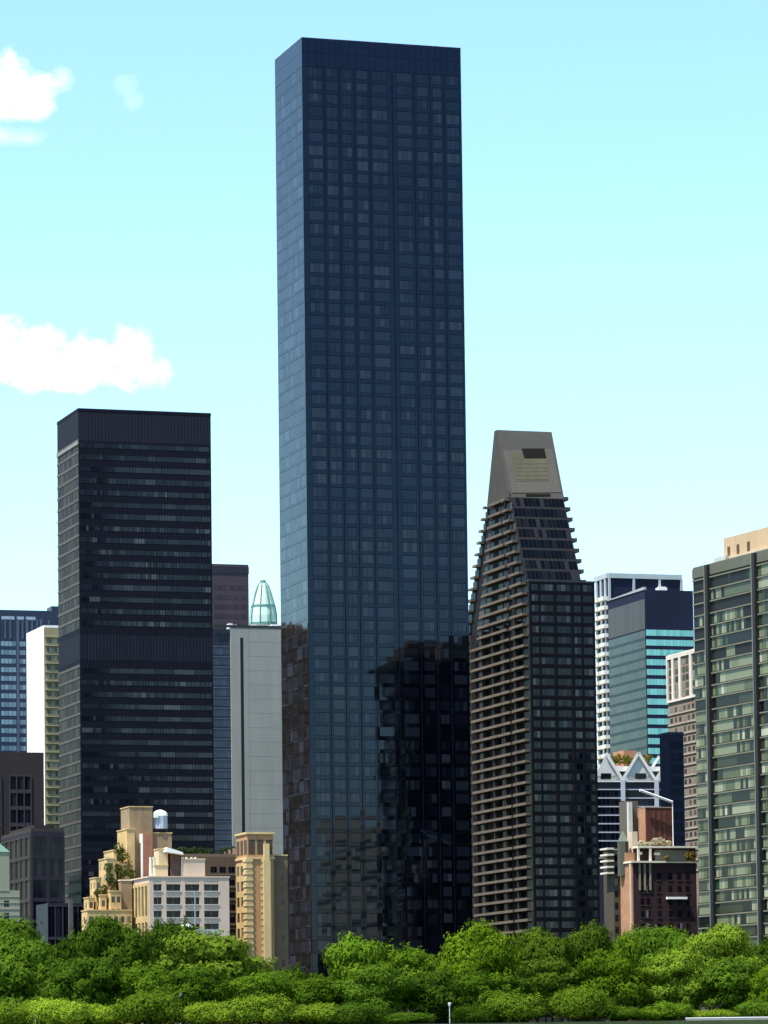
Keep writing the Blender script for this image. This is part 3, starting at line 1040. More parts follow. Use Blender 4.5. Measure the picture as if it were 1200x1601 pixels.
K.part('pilaster', stone, mb)
rw = Bld('brown_annexe', 'brown brick wing squeezed between the tan tower and the tallest tower', 'apartment building', 424, 1338, 1035, xr=449, d=10)
core(rw, pm('wing_brown', (0.185, 0.12, 0.075), 0.9, 0.2, 0.4))
rwm = gm('wing_window', [(0, (0.012, 0.01, 0.01)), (.7, (0.03, 0.025, 0.02))], 0.1, 1.4)
for i in range(9):
    for a in (.7, 2.4):
        mb = MB()
        panes(mb, rw, 'F', a, a + .9, rw.h - 3.2 - i * 3.1, rw.h - 1.5 - i * 3.1, 1, .03)
        rw.part('window', rwm, mb)
rw.part('coping', stone, MB().box(-.1, rw.w + .1, -.2, rw.d, rw.h, rw.h + .3))

# ------------------------------------------------------------------ 15 wedge-topped tower with balconies
X = Bld('wedge_topped_tower', 'dark tower with stacked side balconies and a sloping concrete top, right of the tallest tower', 'apartment tower', 826.5, 909, 1180, xr=929, xl=724)
xdark = pm('tower_dark', (0.006, 0.0055, 0.008), 0.8, 0.2, 0.2)
xglass = gm('tower_glass', [(0, (0.002, 0.003, 0.006)), (.45, (0.005, 0.007, 0.012)), (.62, (0.013, 0.016, 0.023)), (.76, (0.032, 0.035, 0.043)), (.86, (0.008, 0.013, 0.016)), (.95, (0.055, 0.055, 0.06))], 0.08, 1.36, .4)
fx = 3.06
zr0 = X.h - 10.5
core(X, xdark, z1=zr0)
w2 = X.loc(911, 905)[0]
yf1, z1 = X.locl(797, 777)
yr1, _ = X.locl(762, 780)
yf2, z2 = X.locl(778, 676)
yr2, _ = X.locl(774, 674)
z2 = X.locl(776, 673)[1]
if yr2 < yf2 + 2.5:
    yr2 = yf2 + 2.5
d0 = X.d
yf0 = 1.2


def ysec(z):
    if z <= zr0:
        return 0.0, d0
    if z <= z1:
        rear = d0 + (yr1 - d0) * (z - zr0) / (z1 - zr0)
        t = (z - X.h) / (z1 - X.h)
        return (yf0 + (yf1 - yf0) * t if z > X.h else 0.0), rear
    t = (z - z1) / (z2 - z1)
    return yf1 + (yf2 - yf1) * t, yr1 + (yr2 - yr1) * t


def slab(za, zb, x0, x1, inset=0.0):
    a0, a1 = ysec(za + 1e-4)
    b0, b1 = ysec(zb)
    return ([(x0, a0 + inset, za), (x1, a0 + inset, za), (x1, a1 - inset, za), (x0, a1 - inset, za)], [(x0, b0 + inset, zb), (x1, b0 + inset, zb), (x1, b1 - inset, zb), (x0, b1 - inset, zb)])


X.part('shoulder_wall', xdark, MB().hexa(*slab(zr0, X.h, 0.0, X.w)))
X.part('upper_wall', xdark, MB().hexa(*slab(X.h, z1, 0.0, w2)))
X.part('ledge', pm('tower_ledge', (0.03, 0.03, 0.036)), MB().box(-.1, X.w + .1, -.15, 3.0, X.h, X.h + .5))
capm = pm('cap_concrete', (0.066, 0.062, 0.057), 0.9, 0.16, 0.18, .1)
cap_in = pm('cap_recess', (0.078, 0.070, 0.045), 0.85, 0.3, 0.3)
X.part('concrete_cap', capm, MB().hexa(*slab(z1, z2, -0.25, w2 + 0.25)))


def on_slope(px, py, lift):
    """photo pixel -> point on the cap's sloping front, lifted outwards"""
    p0 = X.base + X.n * yf1 + Vector((0, 0, z1))
    n_ = (Vector((0, 0, 1)) * (yf2 - yf1) - X.n * (z2 - z1)).normalized()
    d = pix_ray(px, py)
    p = CAM + d * ((p0 - CAM).dot(n_) / d.dot(n_)) + n_ * lift - X.base
    return Vector((p.dot(X.u), p.dot(X.n), p.z))


def slope_plate(name, mat, pts, lift0, lift1):
    a = [on_slope(x, y, lift0) for x, y in pts]
    b = [on_slope(x, y, lift1) for x, y in pts]
    X.part(name, mat, MB().hexa(a, b))


slope_plate('raised_border', pm('cap_border', (0.085, 0.078, 0.068), 0.9, .15, .25, .1), [(800, 771), (877, 770), (864, 702), (786, 705)], -.2, .15)
slope_plate('louvre_panel', cap_in, [(806, 753), (858, 752), (852, 704), (799, 708)], -.2, .22)
slope_plate('vent', pm('vent_dark', (0.008, 0.007, 0.006), spec=.1), [(819, 717), (853, 717), (850, 702), (815, 702)], -.2, .32)
mb = MB()
for k in range(5):
    y = 724 + k * 6.0
    mb.hexa([on_slope(804 + k * .6, y + 1.8, .2), on_slope(855 + k * .6, y + 1.8, .2), on_slope(855 + k * .6, y, .2), on_slope(804 + k * .6, y, .2)],
            [on_slope(804 + k * .6, y + 1.8, .27), on_slope(855 + k * .6, y + 1.8, .27), on_slope(855 + k * .6, y, .27), on_slope(804 + k * .6, y, .27)])
X.part('louvre', pm('louvre_olive', (0.080, 0.073, 0.052), 0.9, .3), mb)
slope_plate('window_slit', pm('vent_dark', (0.008, 0.007, 0.006), spec=.1), [(822, 776), (860, 776), (859.5, 772.5), (822, 772.5)], -.2, .18)
# storeys
floors = []
z = X.h - 0.4
while z > 3:
    floors.append(z - fx)
    z -= fx
for z in floors:
    mb = MB()
    for a, b in ((.035, .14), (.17, .36), (.42, .62), (.68, .78), (.82, .96)):
        n = max(1, round((b - a) * X.w / 1.3))
        panes(mb, X, 'F', a * X.w, b * X.w, z + .9, z + fx - .35, n, 0.05, 0.09, 0.003)
    panes(mb, X, 'R', .5, X.d - .5, z + .9, z + fx - .35, 24, 0.05, 0.2, 0.003)
    X.part('window_band', xglass, mb)
mb = MB()
for a in (.015, .155, .39, .65, .80, .985):
    mb.fb(X, 'F', a * X.w - .18, a * X.w + .18, 0, X.h - .1, 0.0, 0.16)
for z in floors:
    mb.fb(X, 'F', 0.1, X.w - .1, z + .25, z + .62, 0.0, 0.1)
X.part('facade_grid', pm('tower_grid', (0.005, 0.005, 0.008), 0.8, spec=.1), mb)
nu = 8
slopegl = gm('slope_glass', [(0, (0.002, 0.003, 0.006)), (.5, (0.004, 0.005, 0.008)), (.75, (0.008, 0.009, 0.012)), (.9, (0.02, 0.02, 0.022)), (.96, (0.003, 0.006, 0.006))], .2, 1.3, .2)
fu = (z1 - X.h - .5) / nu
for k in range(nu):
    za, zb = X.h + .5 + k * fu + .5, X.h + .5 + (k + 1) * fu - .25
    ya, yb = ysec(za)[0] - .05, ysec(zb)[0] - .05
    mb = MB()
    n = 13
    for i in range(n):
        a, b = .3 + (w2 - .6) * i / n + .05, .3 + (w2 - .6) * (i + 1) / n - .05
        mb.poly([(a, ya, za), (b, ya, za), (b, yb, zb), (a, yb, zb)])
    X.part('window_band', slopegl, mb)
# balconies on the left-hand face, in three bays, stepping back with the slope; a bay of them on the right too
balc = pm('balcony_concrete', (0.122, 0.094, 0.070), 0.85, 0.3, 0.5)
balc_in = gm('balcony_glass', [(0, (0.006, 0.005, 0.005)), (.5, (0.018, 0.013, 0.010)), (.8, (0.05, 0.033, 0.022)), (.93, (0.02, 0.024, 0.012))], 0.2, 1.3, .15)
lev = floors[::-1] + [X.h - .4 + k * fu for k in range(0, nu + 1)]
back, rearb = MB(), MB()
for z in lev:
    y0, y1 = ysec(z + .5)
    L = y1 - y0
    for a, b in (((.02, .20), (.235, .82), (.84, .99)) if z < X.h - 14 else ((.03, .22), (.27, .72), (.90, .99))):
        s0, s1 = y0 + a * L, y0 + b * L
        mb = MB() if a < .8 else rearb
        out = 1.5
        mb.box(-out, -0.02, s0, s1, z - .12, z + .12)                 # slab
        mb.box(-out - .1, -out + .08, s0 - .03, s1 + .03, z - .16, z + .58)     # parapet
        mb.box(-out + .08, -.02, s0, s0 + .12, z + .12, z + .52)
        mb.box(-out + .08, -.02, s1 - .12, s1, z + .12, z + .52)
        if a < .8:
            X.part('balcony', balc, mb)
    n = 10
    for i in range(n):
        if i % 3 == 2 and n > 4:
            continue
        a, b = y0 + L * (i + .1) / n, y0 + L * (i + .9) / n
        back.poly([(-.03, b, z + .15), (-.03, a, z + .15), (-.03, a, z + fx - .5), (-.03, b, z + fx - .5)])
tag(X.part('balcony_row', balc, rearb), kind='stuff')
tag(X.part('balcony_window', balc_in, back), kind='stuff')
mb = MB()
for k in range(1, 6):
    s = X.d * k / 6
    mb.fb(X, 'L', s - .25, s + .25, 0, zr0, 0.0, 1.35)
X.part('fin_wall', pm('fin_dark', (0.035, 0.03, 0.028)), mb)
for z in [X.h + .2 + k * fu for k in range(0, nu + 1)]:
    y0, y1 = ysec(min(z + .6, z1))
    mb = MB()
    mb.box(w2 + .02, w2 + 1.55, y0 + .1, y0 + 3.2, z - .15, z + .1)
    mb.box(w2 + 1.4, w2 + 1.6, y0 + .05, y0 + 3.25, z - .2, z + .95)
    mb.box(w2 + .02, w2 + 1.4, y0 + .1, y0 + .25, z + .1, z + .9)
    X.part('end_balcony', pm('balcony_dark', (0.05, 0.048, 0.05), .8), mb)

# ------------------------------------------------------------------ 16 white-framed tower far right, behind
Fm = Bld('white_framed_tower', 'far tower with pale frame round a dark top storey and bright balconies down its edge', 'apartment tower', 950, 896, 1560, xr=1065, xl=930)
navyd = pm('navy_dark', (0.010, 0.012, 0.034), 0.7, 0.2, spec=.2)
core(Fm, navyd)
palef = pm('pale_frame', (0.38, 0.41, 0.43), 0.8, .1)
mb = MB()
zfr = Fm.loc(1000, 905)[1]
mb.fb(Fm, 'F', 0, Fm.w, zfr, Fm.h, 0, .6)
mb.fb(Fm, 'L', 0, Fm.d, zfr, Fm.h, 0, .6)
for a in (0.0, .33, .68, .98):
    mb.fb(Fm, 'F', a * Fm.w, a * Fm.w + .9, 0, zfr, 0, .55)
for a in (0.12, .45, .8):
    mb.fb(Fm, 'L', a * Fm.d, a * Fm.d + 1.5, 0, zfr, 0, .5)
Fm.part('pale_frame', palef, mb)
for i in range(30):
    z = Fm.loc(945, 938)[1] - i * 14.5 * 1570 / F
    if z < 30:
        break
    mb = MB()
    for a, b in ((.02, .42), (.5, .96)):
        mb.box(-2.0, -.02, a * Fm.d, b * Fm.d, z, z + 1.45)
    Fm.part('balcony', pm('balcony_white', (0.66, 0.63, 0.54), .85, .3, .4), mb)
    mb = MB()
    panes(mb, Fm, 'F', 1.2, Fm.w - 1, z, z + 1.9, 18, .05)
    Fm.part('window_band', dkglass, mb)
pr = Fm.part('roof_unit', whitewall, MB().box(Fm.w * .66, Fm.w * .66 + 3, -1.8, -.7, Fm.loc(1030, 921)[1], Fm.loc(1030, 918)[1]))

# ------------------------------------------------------------------ 17 turquoise-banded tower
Bt = Bld('turquoise_banded_tower', 'tower with navy crown, turquoise striped front and grey-green glass side', 'office tower', 1007.5, 922, 1420, xr=1083, xl=950)
core(Bt, navyd)
turq = gm('turquoise_glass', [(0, (0.19, 0.50, 0.47)), (.5, (0.22, 0.57, 0.53)), (.9, (0.16, 0.43, 0.41))], 0.15, 1.4, .3)
stripe = 15.55 * 1420 / F
zt0 = Bt.loc(1040, 985)[1]
for i in range(36):
    z = zt0 - i * stripe
    if z < 4:
        break
    mb = MB()
    panes(mb, Bt, 'F', .2, Bt.w - .2, z - 2.1, z, 14, .05, .05, .002)
    panes(mb, Bt, 'R', .2, Bt.d - .2, z - 2.1, z, 14, .05, .05, .002)
    Bt.part('window_band', turq, mb)
sidegl = gm('grey_green_glass', [(0, (0.045, 0.062, 0.055)), (.5, (0.055, 0.072, 0.064)), (.9, (0.038, 0.055, 0.048))], 0.2, 1.36, .3)
sideln = pm('side_spandrel', (0.018, 0.05, 0.05), .5)
zs0 = Bt.loc(1007, 985)[1]
mb = MB()
panes(mb, Bt, 'L', 0.05, Bt.d, zs0 + .5, Bt.h - 3.2, 18, .05, .04, .001)
Bt.part('blank_panel', gm('grey_panel_side', [(0, (0.066, 0.068, 0.068)), (.5, (0.075, 0.076, 0.076))], .4, 1.3, .2), mb)
for i in range(36):
    z = zs0 - i * stripe
    if z < 4:
        break
    mb = MB()
    panes(mb, Bt, 'L', .05, Bt.d, z - stripe + .9, z - .02, 16, .06, .05, .003)
    Bt.part('side_window_band', sidegl, mb)
    mb = MB()
    mb.fb(Bt, 'L', 0, Bt.d, z - stripe + .05, z - stripe + .85, 0, .05)
    Bt.part('side_spandrel', sideln, mb)
mb = MB()
mb.hexa([(-.3, 0, Bt.h), (.6, 0, Bt.h), (.6, Bt.d, Bt.h), (-.3, Bt.d, Bt.h)], [(-.3, 0, Bt.h + 1.0), (.6, 0, Bt.h + 1.0), (.6, Bt.d, Bt.h + .3), (-.3, Bt.d, Bt.h + .3)])
Bt.part('coping', pm('coping_grey', (.3, .31, .32)), mb)
x, z = Bt.loc(1036, 919, 1)
Bt.part('rooftop_unit', whitewall, MB().box(x - 1.6, x + 1.6, 1, 4, Bt.h, Bt.h + 1.1))

# ------------------------------------------------------------------ 18 salmon building with white piers
Sa = Bld('salmon_building', 'salmon-pink building with white upright piers near its top, half hidden at right', 'apartment building', 1094, 1014, 1250, w=30, xl=1043)
salmon = brickm('salmon_brick', (0.27, 0.185, 0.145), (0.24, 0.17, 0.135), (0.25, 0.21, 0.17))
core(Sa, salmon)
mb = MB()
zlo = Sa.locl(1063, 1092)[1]
for px in (1043.6, 1053, 1064, 1081):
    y = Sa.locl(px, 1060)[0]
    mb.fb(Sa, 'L', max(0, y - .8), min(Sa.d, y + .8), zlo, Sa.h + .3, 0, .5)
mb.fb(Sa, 'L', 0, Sa.d, zlo - .7, zlo, 0, .5)
mb.fb(Sa, 'L', 0, Sa.d, Sa.h - 1.0, Sa.h - .2, 0, .4)
Sa.part('white_pier', pm('pier_white', (0.66, 0.60, 0.52)), mb)
ymid = Sa.locl(1063, 1060)[0]
sgl = gm('salmon_window', [(0, (0.03, 0.035, 0.03)), (.5, (0.07, 0.08, 0.06)), (.8, (0.2, 0.2, 0.17))], .1, 1.4)
for j in range(5):
    mb = MB()
    panes(mb, Sa, 'L', 1, Sa.d - 1, zlo + .4 + j * (Sa.h - zlo - 1.5) / 5, zlo + (j + 1) * (Sa.h - zlo - 1.5) / 5 - .3, 9, .05, .5)
    Sa.part('window_band', sgl, mb)
for j in range(16):
    z = zlo - 2.4 - j * 3.3
    if z < 2:
        break
    mb = MB()
    panes(mb, Sa, 'L', 1, Sa.d - 1, z - 1.4, z, 7, .05, 1.6)
    Sa.part('window_band', sgl, mb)
    mb = MB()
    mb.fb(Sa, 'L', 0, Sa.d, z - 2.3, z - 2.0, 0, .3)
    Sa.part('belt_course', pm('belt_grey', (0.40, 0.36, 0.30)), mb)
parapet(Sa, pm('pier_white', (0.66, 0.60, 0.52)), 0, Sa.w, 0, Sa.d, Sa.h, .5)

# ------------------------------------------------------------------ 19 slim navy slab
Ns = Bld('slim_navy_slab', 'slim blank navy-black slab standing between gabled white building and salmon building', 'tower', 1045, 1147, 1150, xr=1068, d=7)
core(Ns, navyd)
for i in range(18):
    mb = MB()
    panes(mb, Ns, 'F', .3, Ns.w - .3, Ns.h - 4.5 - i * 3.3, Ns.h - 2.2 - i * 3.3, 3, .04, .1, .003)
    Ns.part('window_band', gm('navy_slab_glass', [(0, (0.006, 0.007, 0.018)), (.6, (0.008, 0.010, 0.022))], .3, 1.3, .15), mb)
Ns.part('coping', pm('coping_teal', (0.03, 0.045, 0.06)), MB().box(-.1, Ns.w + .1, -.1, Ns.d, Ns.h, Ns.h + .5))

# ------------------------------------------------------------------ 20 white gabled building
Gb = Bld('gabled_white_building', 'dark building with white zigzag gables and thin white floor lines', 'apartment building', 925, 1221, 1330, xr=1047, d=18)
core(Gb, pm('gable_dark', (0.022, 0.02, 0.035), .5, .2))
wg = pm('gable_white', (0.80, 0.76, 0.70), .8, .08)


def gpt(px, py, o):
    x, z = Gb.loc(px, py, -o)
    return (x, -o, z)


def gplate(mb, pts, o0, o1):
    a = [gpt(x, y, o0) for x, y in pts]
    b = [gpt(x, y, o1) for x, y in pts]
    n = len(mb.v)
    k = len(pts)
    mb.v += a + b
    mb.f.append(tuple(n + k + i for i in range(k)))
    mb.f.append(tuple(n + k - 1 - i for i in range(k)))
    for i in range(k):
        j = (i + 1) % k
        mb.f.append((n + i, n + j, n + k + j, n + k + i))


def gbeam(mb, p, q, wpx, o0, o1):
    (x0, y0), (x1, y1) = p, q
    L = math.hypot(x1 - x0, y1 - y0)
    nx, ny = -(y1 - y0) / L * wpx / 2, (x1 - x0) / L * wpx / 2
    pts = [(x0 - nx, y0 - ny), (x1 - nx, y1 - ny), (x1 + nx, y1 + ny), (x0 + nx, y0 + ny)]
    area = sum(pts[i][0] * pts[(i + 1) % 4][1] - pts[(i + 1) % 4][0] * pts[i][1] for i in range(4))
    if area > 0:
        pts.reverse()
    gplate(mb, pts, o0, o1)


Gb.part('gable_wall', wg, MB().box(0, Gb.w, 0.35, 2.0, Gb.h, Gb.loc(990, 1198)[1]))
zig = [(947, 1177), (973, 1219), (998, 1177), (1024.5, 1219), (1046, 1187)]
for p, q in zip(zig, zig[1:]):
    mb = MB()
    gbeam(mb, p, q, 4.4, .1, .75)
    Gb.part('gable_beam', wg, mb)
mb = MB()
gplate(mb, [(998, 1179), (979, 1213), (1018, 1213)], -.3, .1)
gplate(mb, [(947, 1179), (930, 1213), (968, 1213)], -.3, .1)
Gb.part('gable_panel', pm('gable_panel', (0.66, 0.62, 0.60), .8, .08), mb)
for px0, px1 in ((939, 955), (993, 1010)):
    mb = MB()
    gplate(mb, [(px0, 1218), (px1, 1218), (px1, 1209), (px0, 1209)][::1], .1, .16)
    Gb.part('window', dkglass, mb)
for c in (973, 1024.5):
    mb = MB()
    gplate(mb, [(c - 8.5, 1206), (c, 1217.5), (c + 8.5, 1206)], .05, .12) if False else gplate(mb, [(c, 1217.5), (c + 8.5, 1206), (c - 8.5, 1206)], -.34, -.2)
    Gb.part('window', dkglass, mb)
mb = MB()
gbeam(mb, (1016, 1205), (1030.5, 1182), 4, -3, -2.4)
gbeam(mb, (1030.5, 1182), (1040, 1200), 4, -3, -2.4)
Gb.part('gable_beam', wg, mb)
mb = MB()
gbeam(mb, (928, 1221.5), (1046, 1221.5), 2.2, 0.05, .5)
Gb.part('floor_line', wg, mb)
for i in range(9):
    y = 1234.3 + i * 13.4
    if Gb.loc(960, y)[1] < 1:
        break
    mb = MB()
    gbeam(mb, (926, y), (1046, y), 1.7 if i < 7 else 1.2, 0.02, .35)
    Gb.part('floor_line', pm('floor_white', (0.5, 0.5, 0.56)), mb)
    mb = MB()
    z = Gb.loc(980, y)[1]
    panes(mb, Gb, 'F', .3, Gb.w - .3, z - 2.4, z - .35, 18, .02, .3, .003)
    Gb.part('window_band', dkglass, mb)
for c, yb_ in ((973.5, 1252), (1026, 1264)):
    mb = MB()
    gbeam(mb, (c, 1219), (c + .4, yb_), 7.0, .36, 1.0)
    Gb.part('pillar', pm('pillar_white', (0.52, 0.54, 0.6), .7, .08), mb)
    mb = MB()
    gbeam(mb, (c + .4, yb_), (c + 1.0, 1330), 4.0, .36, .9)
    Gb.part('pillar_shaft', pm('pillar_blue', (0.13, 0.15, 0.21), .7), mb)
x0, z0 = Gb.loc(975, 1173, 4)
x1 = Gb.loc(994, 1173, 4)[0]
Gb.part('brick_penthouse', brickm('penthouse_brick', (0.50, 0.22, 0.11), (0.45, 0.19, 0.10), (0.4, .25, .18)), MB().box(x0, x1, 4, 14, Gb.h, z0))
x2 = Gb.loc(1016, 1176, 8)[0]
Gb.part('back_penthouse', pm('penthouse_umber', (0.12, 0.08, 0.07)), MB().box(x1, x2, 8, 16, Gb.h, z0 - 1.0))
cl = []
for px, py in ((957, 1187), (962, 1189), (968, 1190), (974, 1189), (980, 1188), (985, 1189), (966, 1184), (978, 1184), (1010, 1190), (1014, 1184)):
    x, z = Gb.loc(px, py, 2.8)
    cl.append((x, 2.8, z, 1.3, .8, 1.3))
leaf_clump('roof_garden', leafm('bright_roof_leaves', (0.05, 0.06, 0.01), (0.22, 0.21, 0.03)), Gb.o, cl, 110, .3, 12)

# ------------------------------------------------------------------ 21 brick building with terraces
Br = Bld('terraced_brick_building', 'dark red-brick building with cream terraces and sunlit orange corner, before the wedge tower', 'apartment building', 989, 1349, 1010, xr=1088, xl=964)
dbrick = brickm('shaded_maroon_brick', (0.040, 0.017, 0.018), (0.032, 0.014, 0.016), (0.038, 0.024, 0.024))  # dark copy of the brick: the front's shade is painted in
obrick = brickm('sunlit_orange_brick', (0.40, 0.185, 0.095), (0.35, 0.155, 0.08), (0.36, 0.24, 0.16))  # bright copy of the brick: sunlight on the left side is painted in
core(Br, dbrick)
ivory = pm('ivory_trim', (0.68, 0.61, 0.47), .85, .2, .5)
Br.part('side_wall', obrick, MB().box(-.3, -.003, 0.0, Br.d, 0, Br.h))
mb = MB()
mb.box(-.6, -.3, 0, 1.0, 0, Br.h)
mb.box(-.6, -.3, Br.d - 2.5, Br.d, 0, Br.h)
Br.part('side_pilaster', pm('orange_pale', (0.50, 0.34, 0.22), .9, .2, .5), mb)
bwin = gm('brick_window', [(0, (0.008, 0.007, 0.011)), (.75, (0.02, 0.018, 0.022)), (.92, (0.14, 0.14, 0.14))], .1, 1.4, .25)
for j in range(7):
    z = Br.h - 3.4 - j * 3.1
    for px in (1004, 1013, 1030, 1048, 1062, 1075):
        s = Br.loc(px, 1400)[0]
        mb = MB()
        panes(mb, Br, 'F', s - .55, s + .55, z - .8, z + .9, 2, .03, .06)
        wd_ = Br.part('window', bwin, mb)
        mb = MB()
        mb.fb(Br, 'F', s - .7, s + .7, z - 1.0, z - .82, 0, .15)
        mb.build('sill', pm('sill_maroon', (0.05, 0.035, 0.035)), wd_)
mb = MB()
za, zb_ = Br.loc(1010, 1392)[1], Br.loc(1010, 1350)[1]
for px in (999.5, 1007.5, 1016):
    s = Br.loc(px, 1370)[0]
    mb.fb(Br, 'F', s - .22, s + .22, za, zb_, 0, .3)
Br.part('stone_mullion', pm('stone_olive', (0.22, 0.185, 0.12)), mb)
mb = MB()
mb.fb(Br, 'F', Br.loc(1041, 1404)[0], Br.loc(1072, 1404)[0], Br.loc(1050, 1406)[1], Br.loc(1050, 1402.5)[1], 0, 1.0)
Br.part('awning', whitewall, mb)
mb = MB()
mb.box(-.7, Br.loc(1039, 1346)[0], -.8, Br.d, Br.h, Br.h + .45)
Br.part('terrace_ledge', ivory, mb)
mb = MB()
mb.box(Br.loc(1039, 1346)[0], Br.w + .2, -.5, 6, Br.h, Br.h + .35)
Br.part('terrace_ledge', pm('ledge_grey', (0.25, 0.24, 0.2)), mb)
# upper set-back storey
x0, zu = Br.loc(996, 1326, 2.0)
x1 = Br.loc(1087, 1326, 2.0)[0]
Br.part('upper_storey', dbrick, MB().box(x0, x1, 2.0, Br.d + 8, Br.h + .45, zu))
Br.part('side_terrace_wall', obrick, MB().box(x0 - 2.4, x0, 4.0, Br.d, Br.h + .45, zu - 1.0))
Br.part('terrace_roof', ivory, MB().box(x0 - .5, x1 + .1, .2, 4, zu, zu + .45))
mb = MB()
for px in (998, 1016.5):
    x, z = Br.loc(px, 1340, .4)
    mb.box(x - .25, x + .25, .25, .7, Br.h + .45, zu)
Br.part('terrace_post', ivory, mb)
mb = MB()
xa = Br.loc(1024, 1340, 1.9)[0]
mb.box(xa, x1 - 1.5, 1.9, 1.98, Br.h + .6, zu - .4)
Br.part('railing_screen', pm('screen_olive', (0.22, 0.20, 0.15)), mb)
mb = MB()
for px0, px1, py in ((1000, 1003, 1334), (1022, 1031, 1335)):
    mb.box(Br.loc(px0, py, 1.9)[0], Br.loc(px1, py, 1.9)[0], 1.6, 1.97, Br.loc(px0, py + 2, 1.9)[1], Br.loc(px0, py - 2, 1.9)[1])
Br.part('lit_panel', whitewall, mb)
cl = []
for px, py, r in ((1002, 1319, .8), (1008, 1321, .8), (1016, 1320, .7), (1024, 1316, 1.0), (1030, 1315, 1.0), (1035, 1317, .9), (1044, 1319, .8)):
    x, z = Br.loc(px, py, 2.5)
    cl.append((x, 2.5, z, r * 1.3, r, r))
leaf_clump('pale_planting', leafm('pale_leaves', (0.30, 0.27, 0.17), (0.62, 0.55, 0.38)), Br.o, cl, 90, .28, 14)
cl = []
for px, py in ((1075, 1338), (1080, 1340), (1084, 1344), (1083, 1335), (1078, 1347), (1043, 1341)):
    x, z = Br.loc(px, py, -.2)
    cl.append((x, .4, z, .8, .6, .8))
leaf_clump('terrace_planting', leafm('ochre_leaves', (0.07, 0.05, 0.012), (0.24, 0.17, 0.04)), Br.o, cl, 80, .25, 15)
# lift tower on the roof
x0, zl = Br.loc(1009, 1263, 6)
x1 = Br.loc(1050, 1263, 6)[0]
lt = Br.part('lift_tower', brickm('shaded_oxblood_brick', (0.10, 0.027, 0.019), (0.085, 0.022, 0.016), (0.09, .045, .035)), MB().box(x0, x1, 6, 13, zu, zl))  # brick darkened so the shaded front is painted into its colour
MB().box(x0 - .2, x0 - .003, 6.0, 13, zu, zl - .02).build('sunlit_side', obrick, lt)  # brighter brick sheet paints the sunlight on this side
MB().box(x0 - .25, x1 + .1, 5.9, 13.1, zl, zl + .25).build('coping', pm('coping_brick', (0.3, 0.2, 0.16)), lt)
mb = MB()
for px in (1022, 1031, 1039):
    xx = Br.loc(px, 1290, 6)[0]
    mb.box(xx - .3, xx + .3, 5.93, 5.997, zu + 2.5, zl - .7)
mb.build('brick_panel', brickm('panel_brick', (0.12, 0.04, 0.035), (0.10, 0.034, 0.03), (0.12, .07, .06)), lt)
mb = MB()
p0, p1 = Br.loc(1000, 1235.5, 4.5), Br.loc(1051, 1254, 4.5)
mb.bar((p0[0], 4.5, p0[1]), (p1[0], 4.5, p1[1]), .33, 6)
mb.bar((p1[0], 4.5, p1[1]), (Br.loc(1052, 1312, 4.5)[0], 4.5, zu), .13, 6)
Br.part('roof_davit', pm('davit_white', (0.75, 0.73, 0.7), .5, .1), mb)
# stair block, flue, cupola
x0, zz_ = Br.loc(979, 1252, 11)
Br.part('stair_block', pm('stair_umber', (0.10, 0.085, 0.07)), MB().box(x0, Br.loc(997, 1252, 11)[0], 11, 16, 0, zz_))
x0, zz_ = Br.loc(981.5, 1254, 10)
Br.part('flue', pm('flue_pale', (0.50, 0.49, 0.43)), MB().box(x0, x0 + 1.05, 9.8, 10.9, 0, zz_))
x0, zz_ = Br.loc(988, 1300, 5)
Br.part('cream_turret', pm('turret_cream', (0.58, 0.46, 0.34)), MB().box(x0, x0 + 1.4, 5, 8, Br.h, zz_))
xc, zc_ = Br.loc(973.5, 1316, 6)
cup = Br.part('cupola', pm('cupola_grey', (0.07, 0.07, 0.05)), MB().ngon_prism(xc, 6, 1.5, 1.5, Br.h - 3, zc_, 8))
MB().ngon_prism(xc, 6, 1.7, .25, zc_, zc_ + 2.6, 4, .5).build('cupola_roof', pm('copper_dull', (0.15, 0.17, 0.13)), cup)
for i in range(5):
    x0, zz_ = Br.loc(954, 1326 + i * 9.5, 9)
    mb = MB().box(x0 - 1.6, x0 + .2, 7, 12, zz_ - .45, zz_)
    Br.part('side_balcony', pm('balcony_ivory', (0.55, 0.51, 0.43)), mb)
x0, zz_ = Br.loc(956, 1330, 9)
Br.part('side_wing', pm('wing_umber', (0.06, 0.052, 0.036)), MB().box(x0, 0.0 - .62, 8.0, 15, 0, zz_))
for j in range(8):
    mb = MB().poly([(x0 + .25, 7.97, zz_ - 2.6 - j * 3), (x0 + 1.1, 7.97, zz_ - 2.6 - j * 3), (x0 + 1.1, 7.97, zz_ - 1.0 - j * 3), (x0 + .25, 7.97, zz_ - 1.0 - j * 3)])
    Br.part('window', bwin, mb)

# ------------------------------------------------------------------ 22 greenish balcony slab at the right edge
THR = 0.40
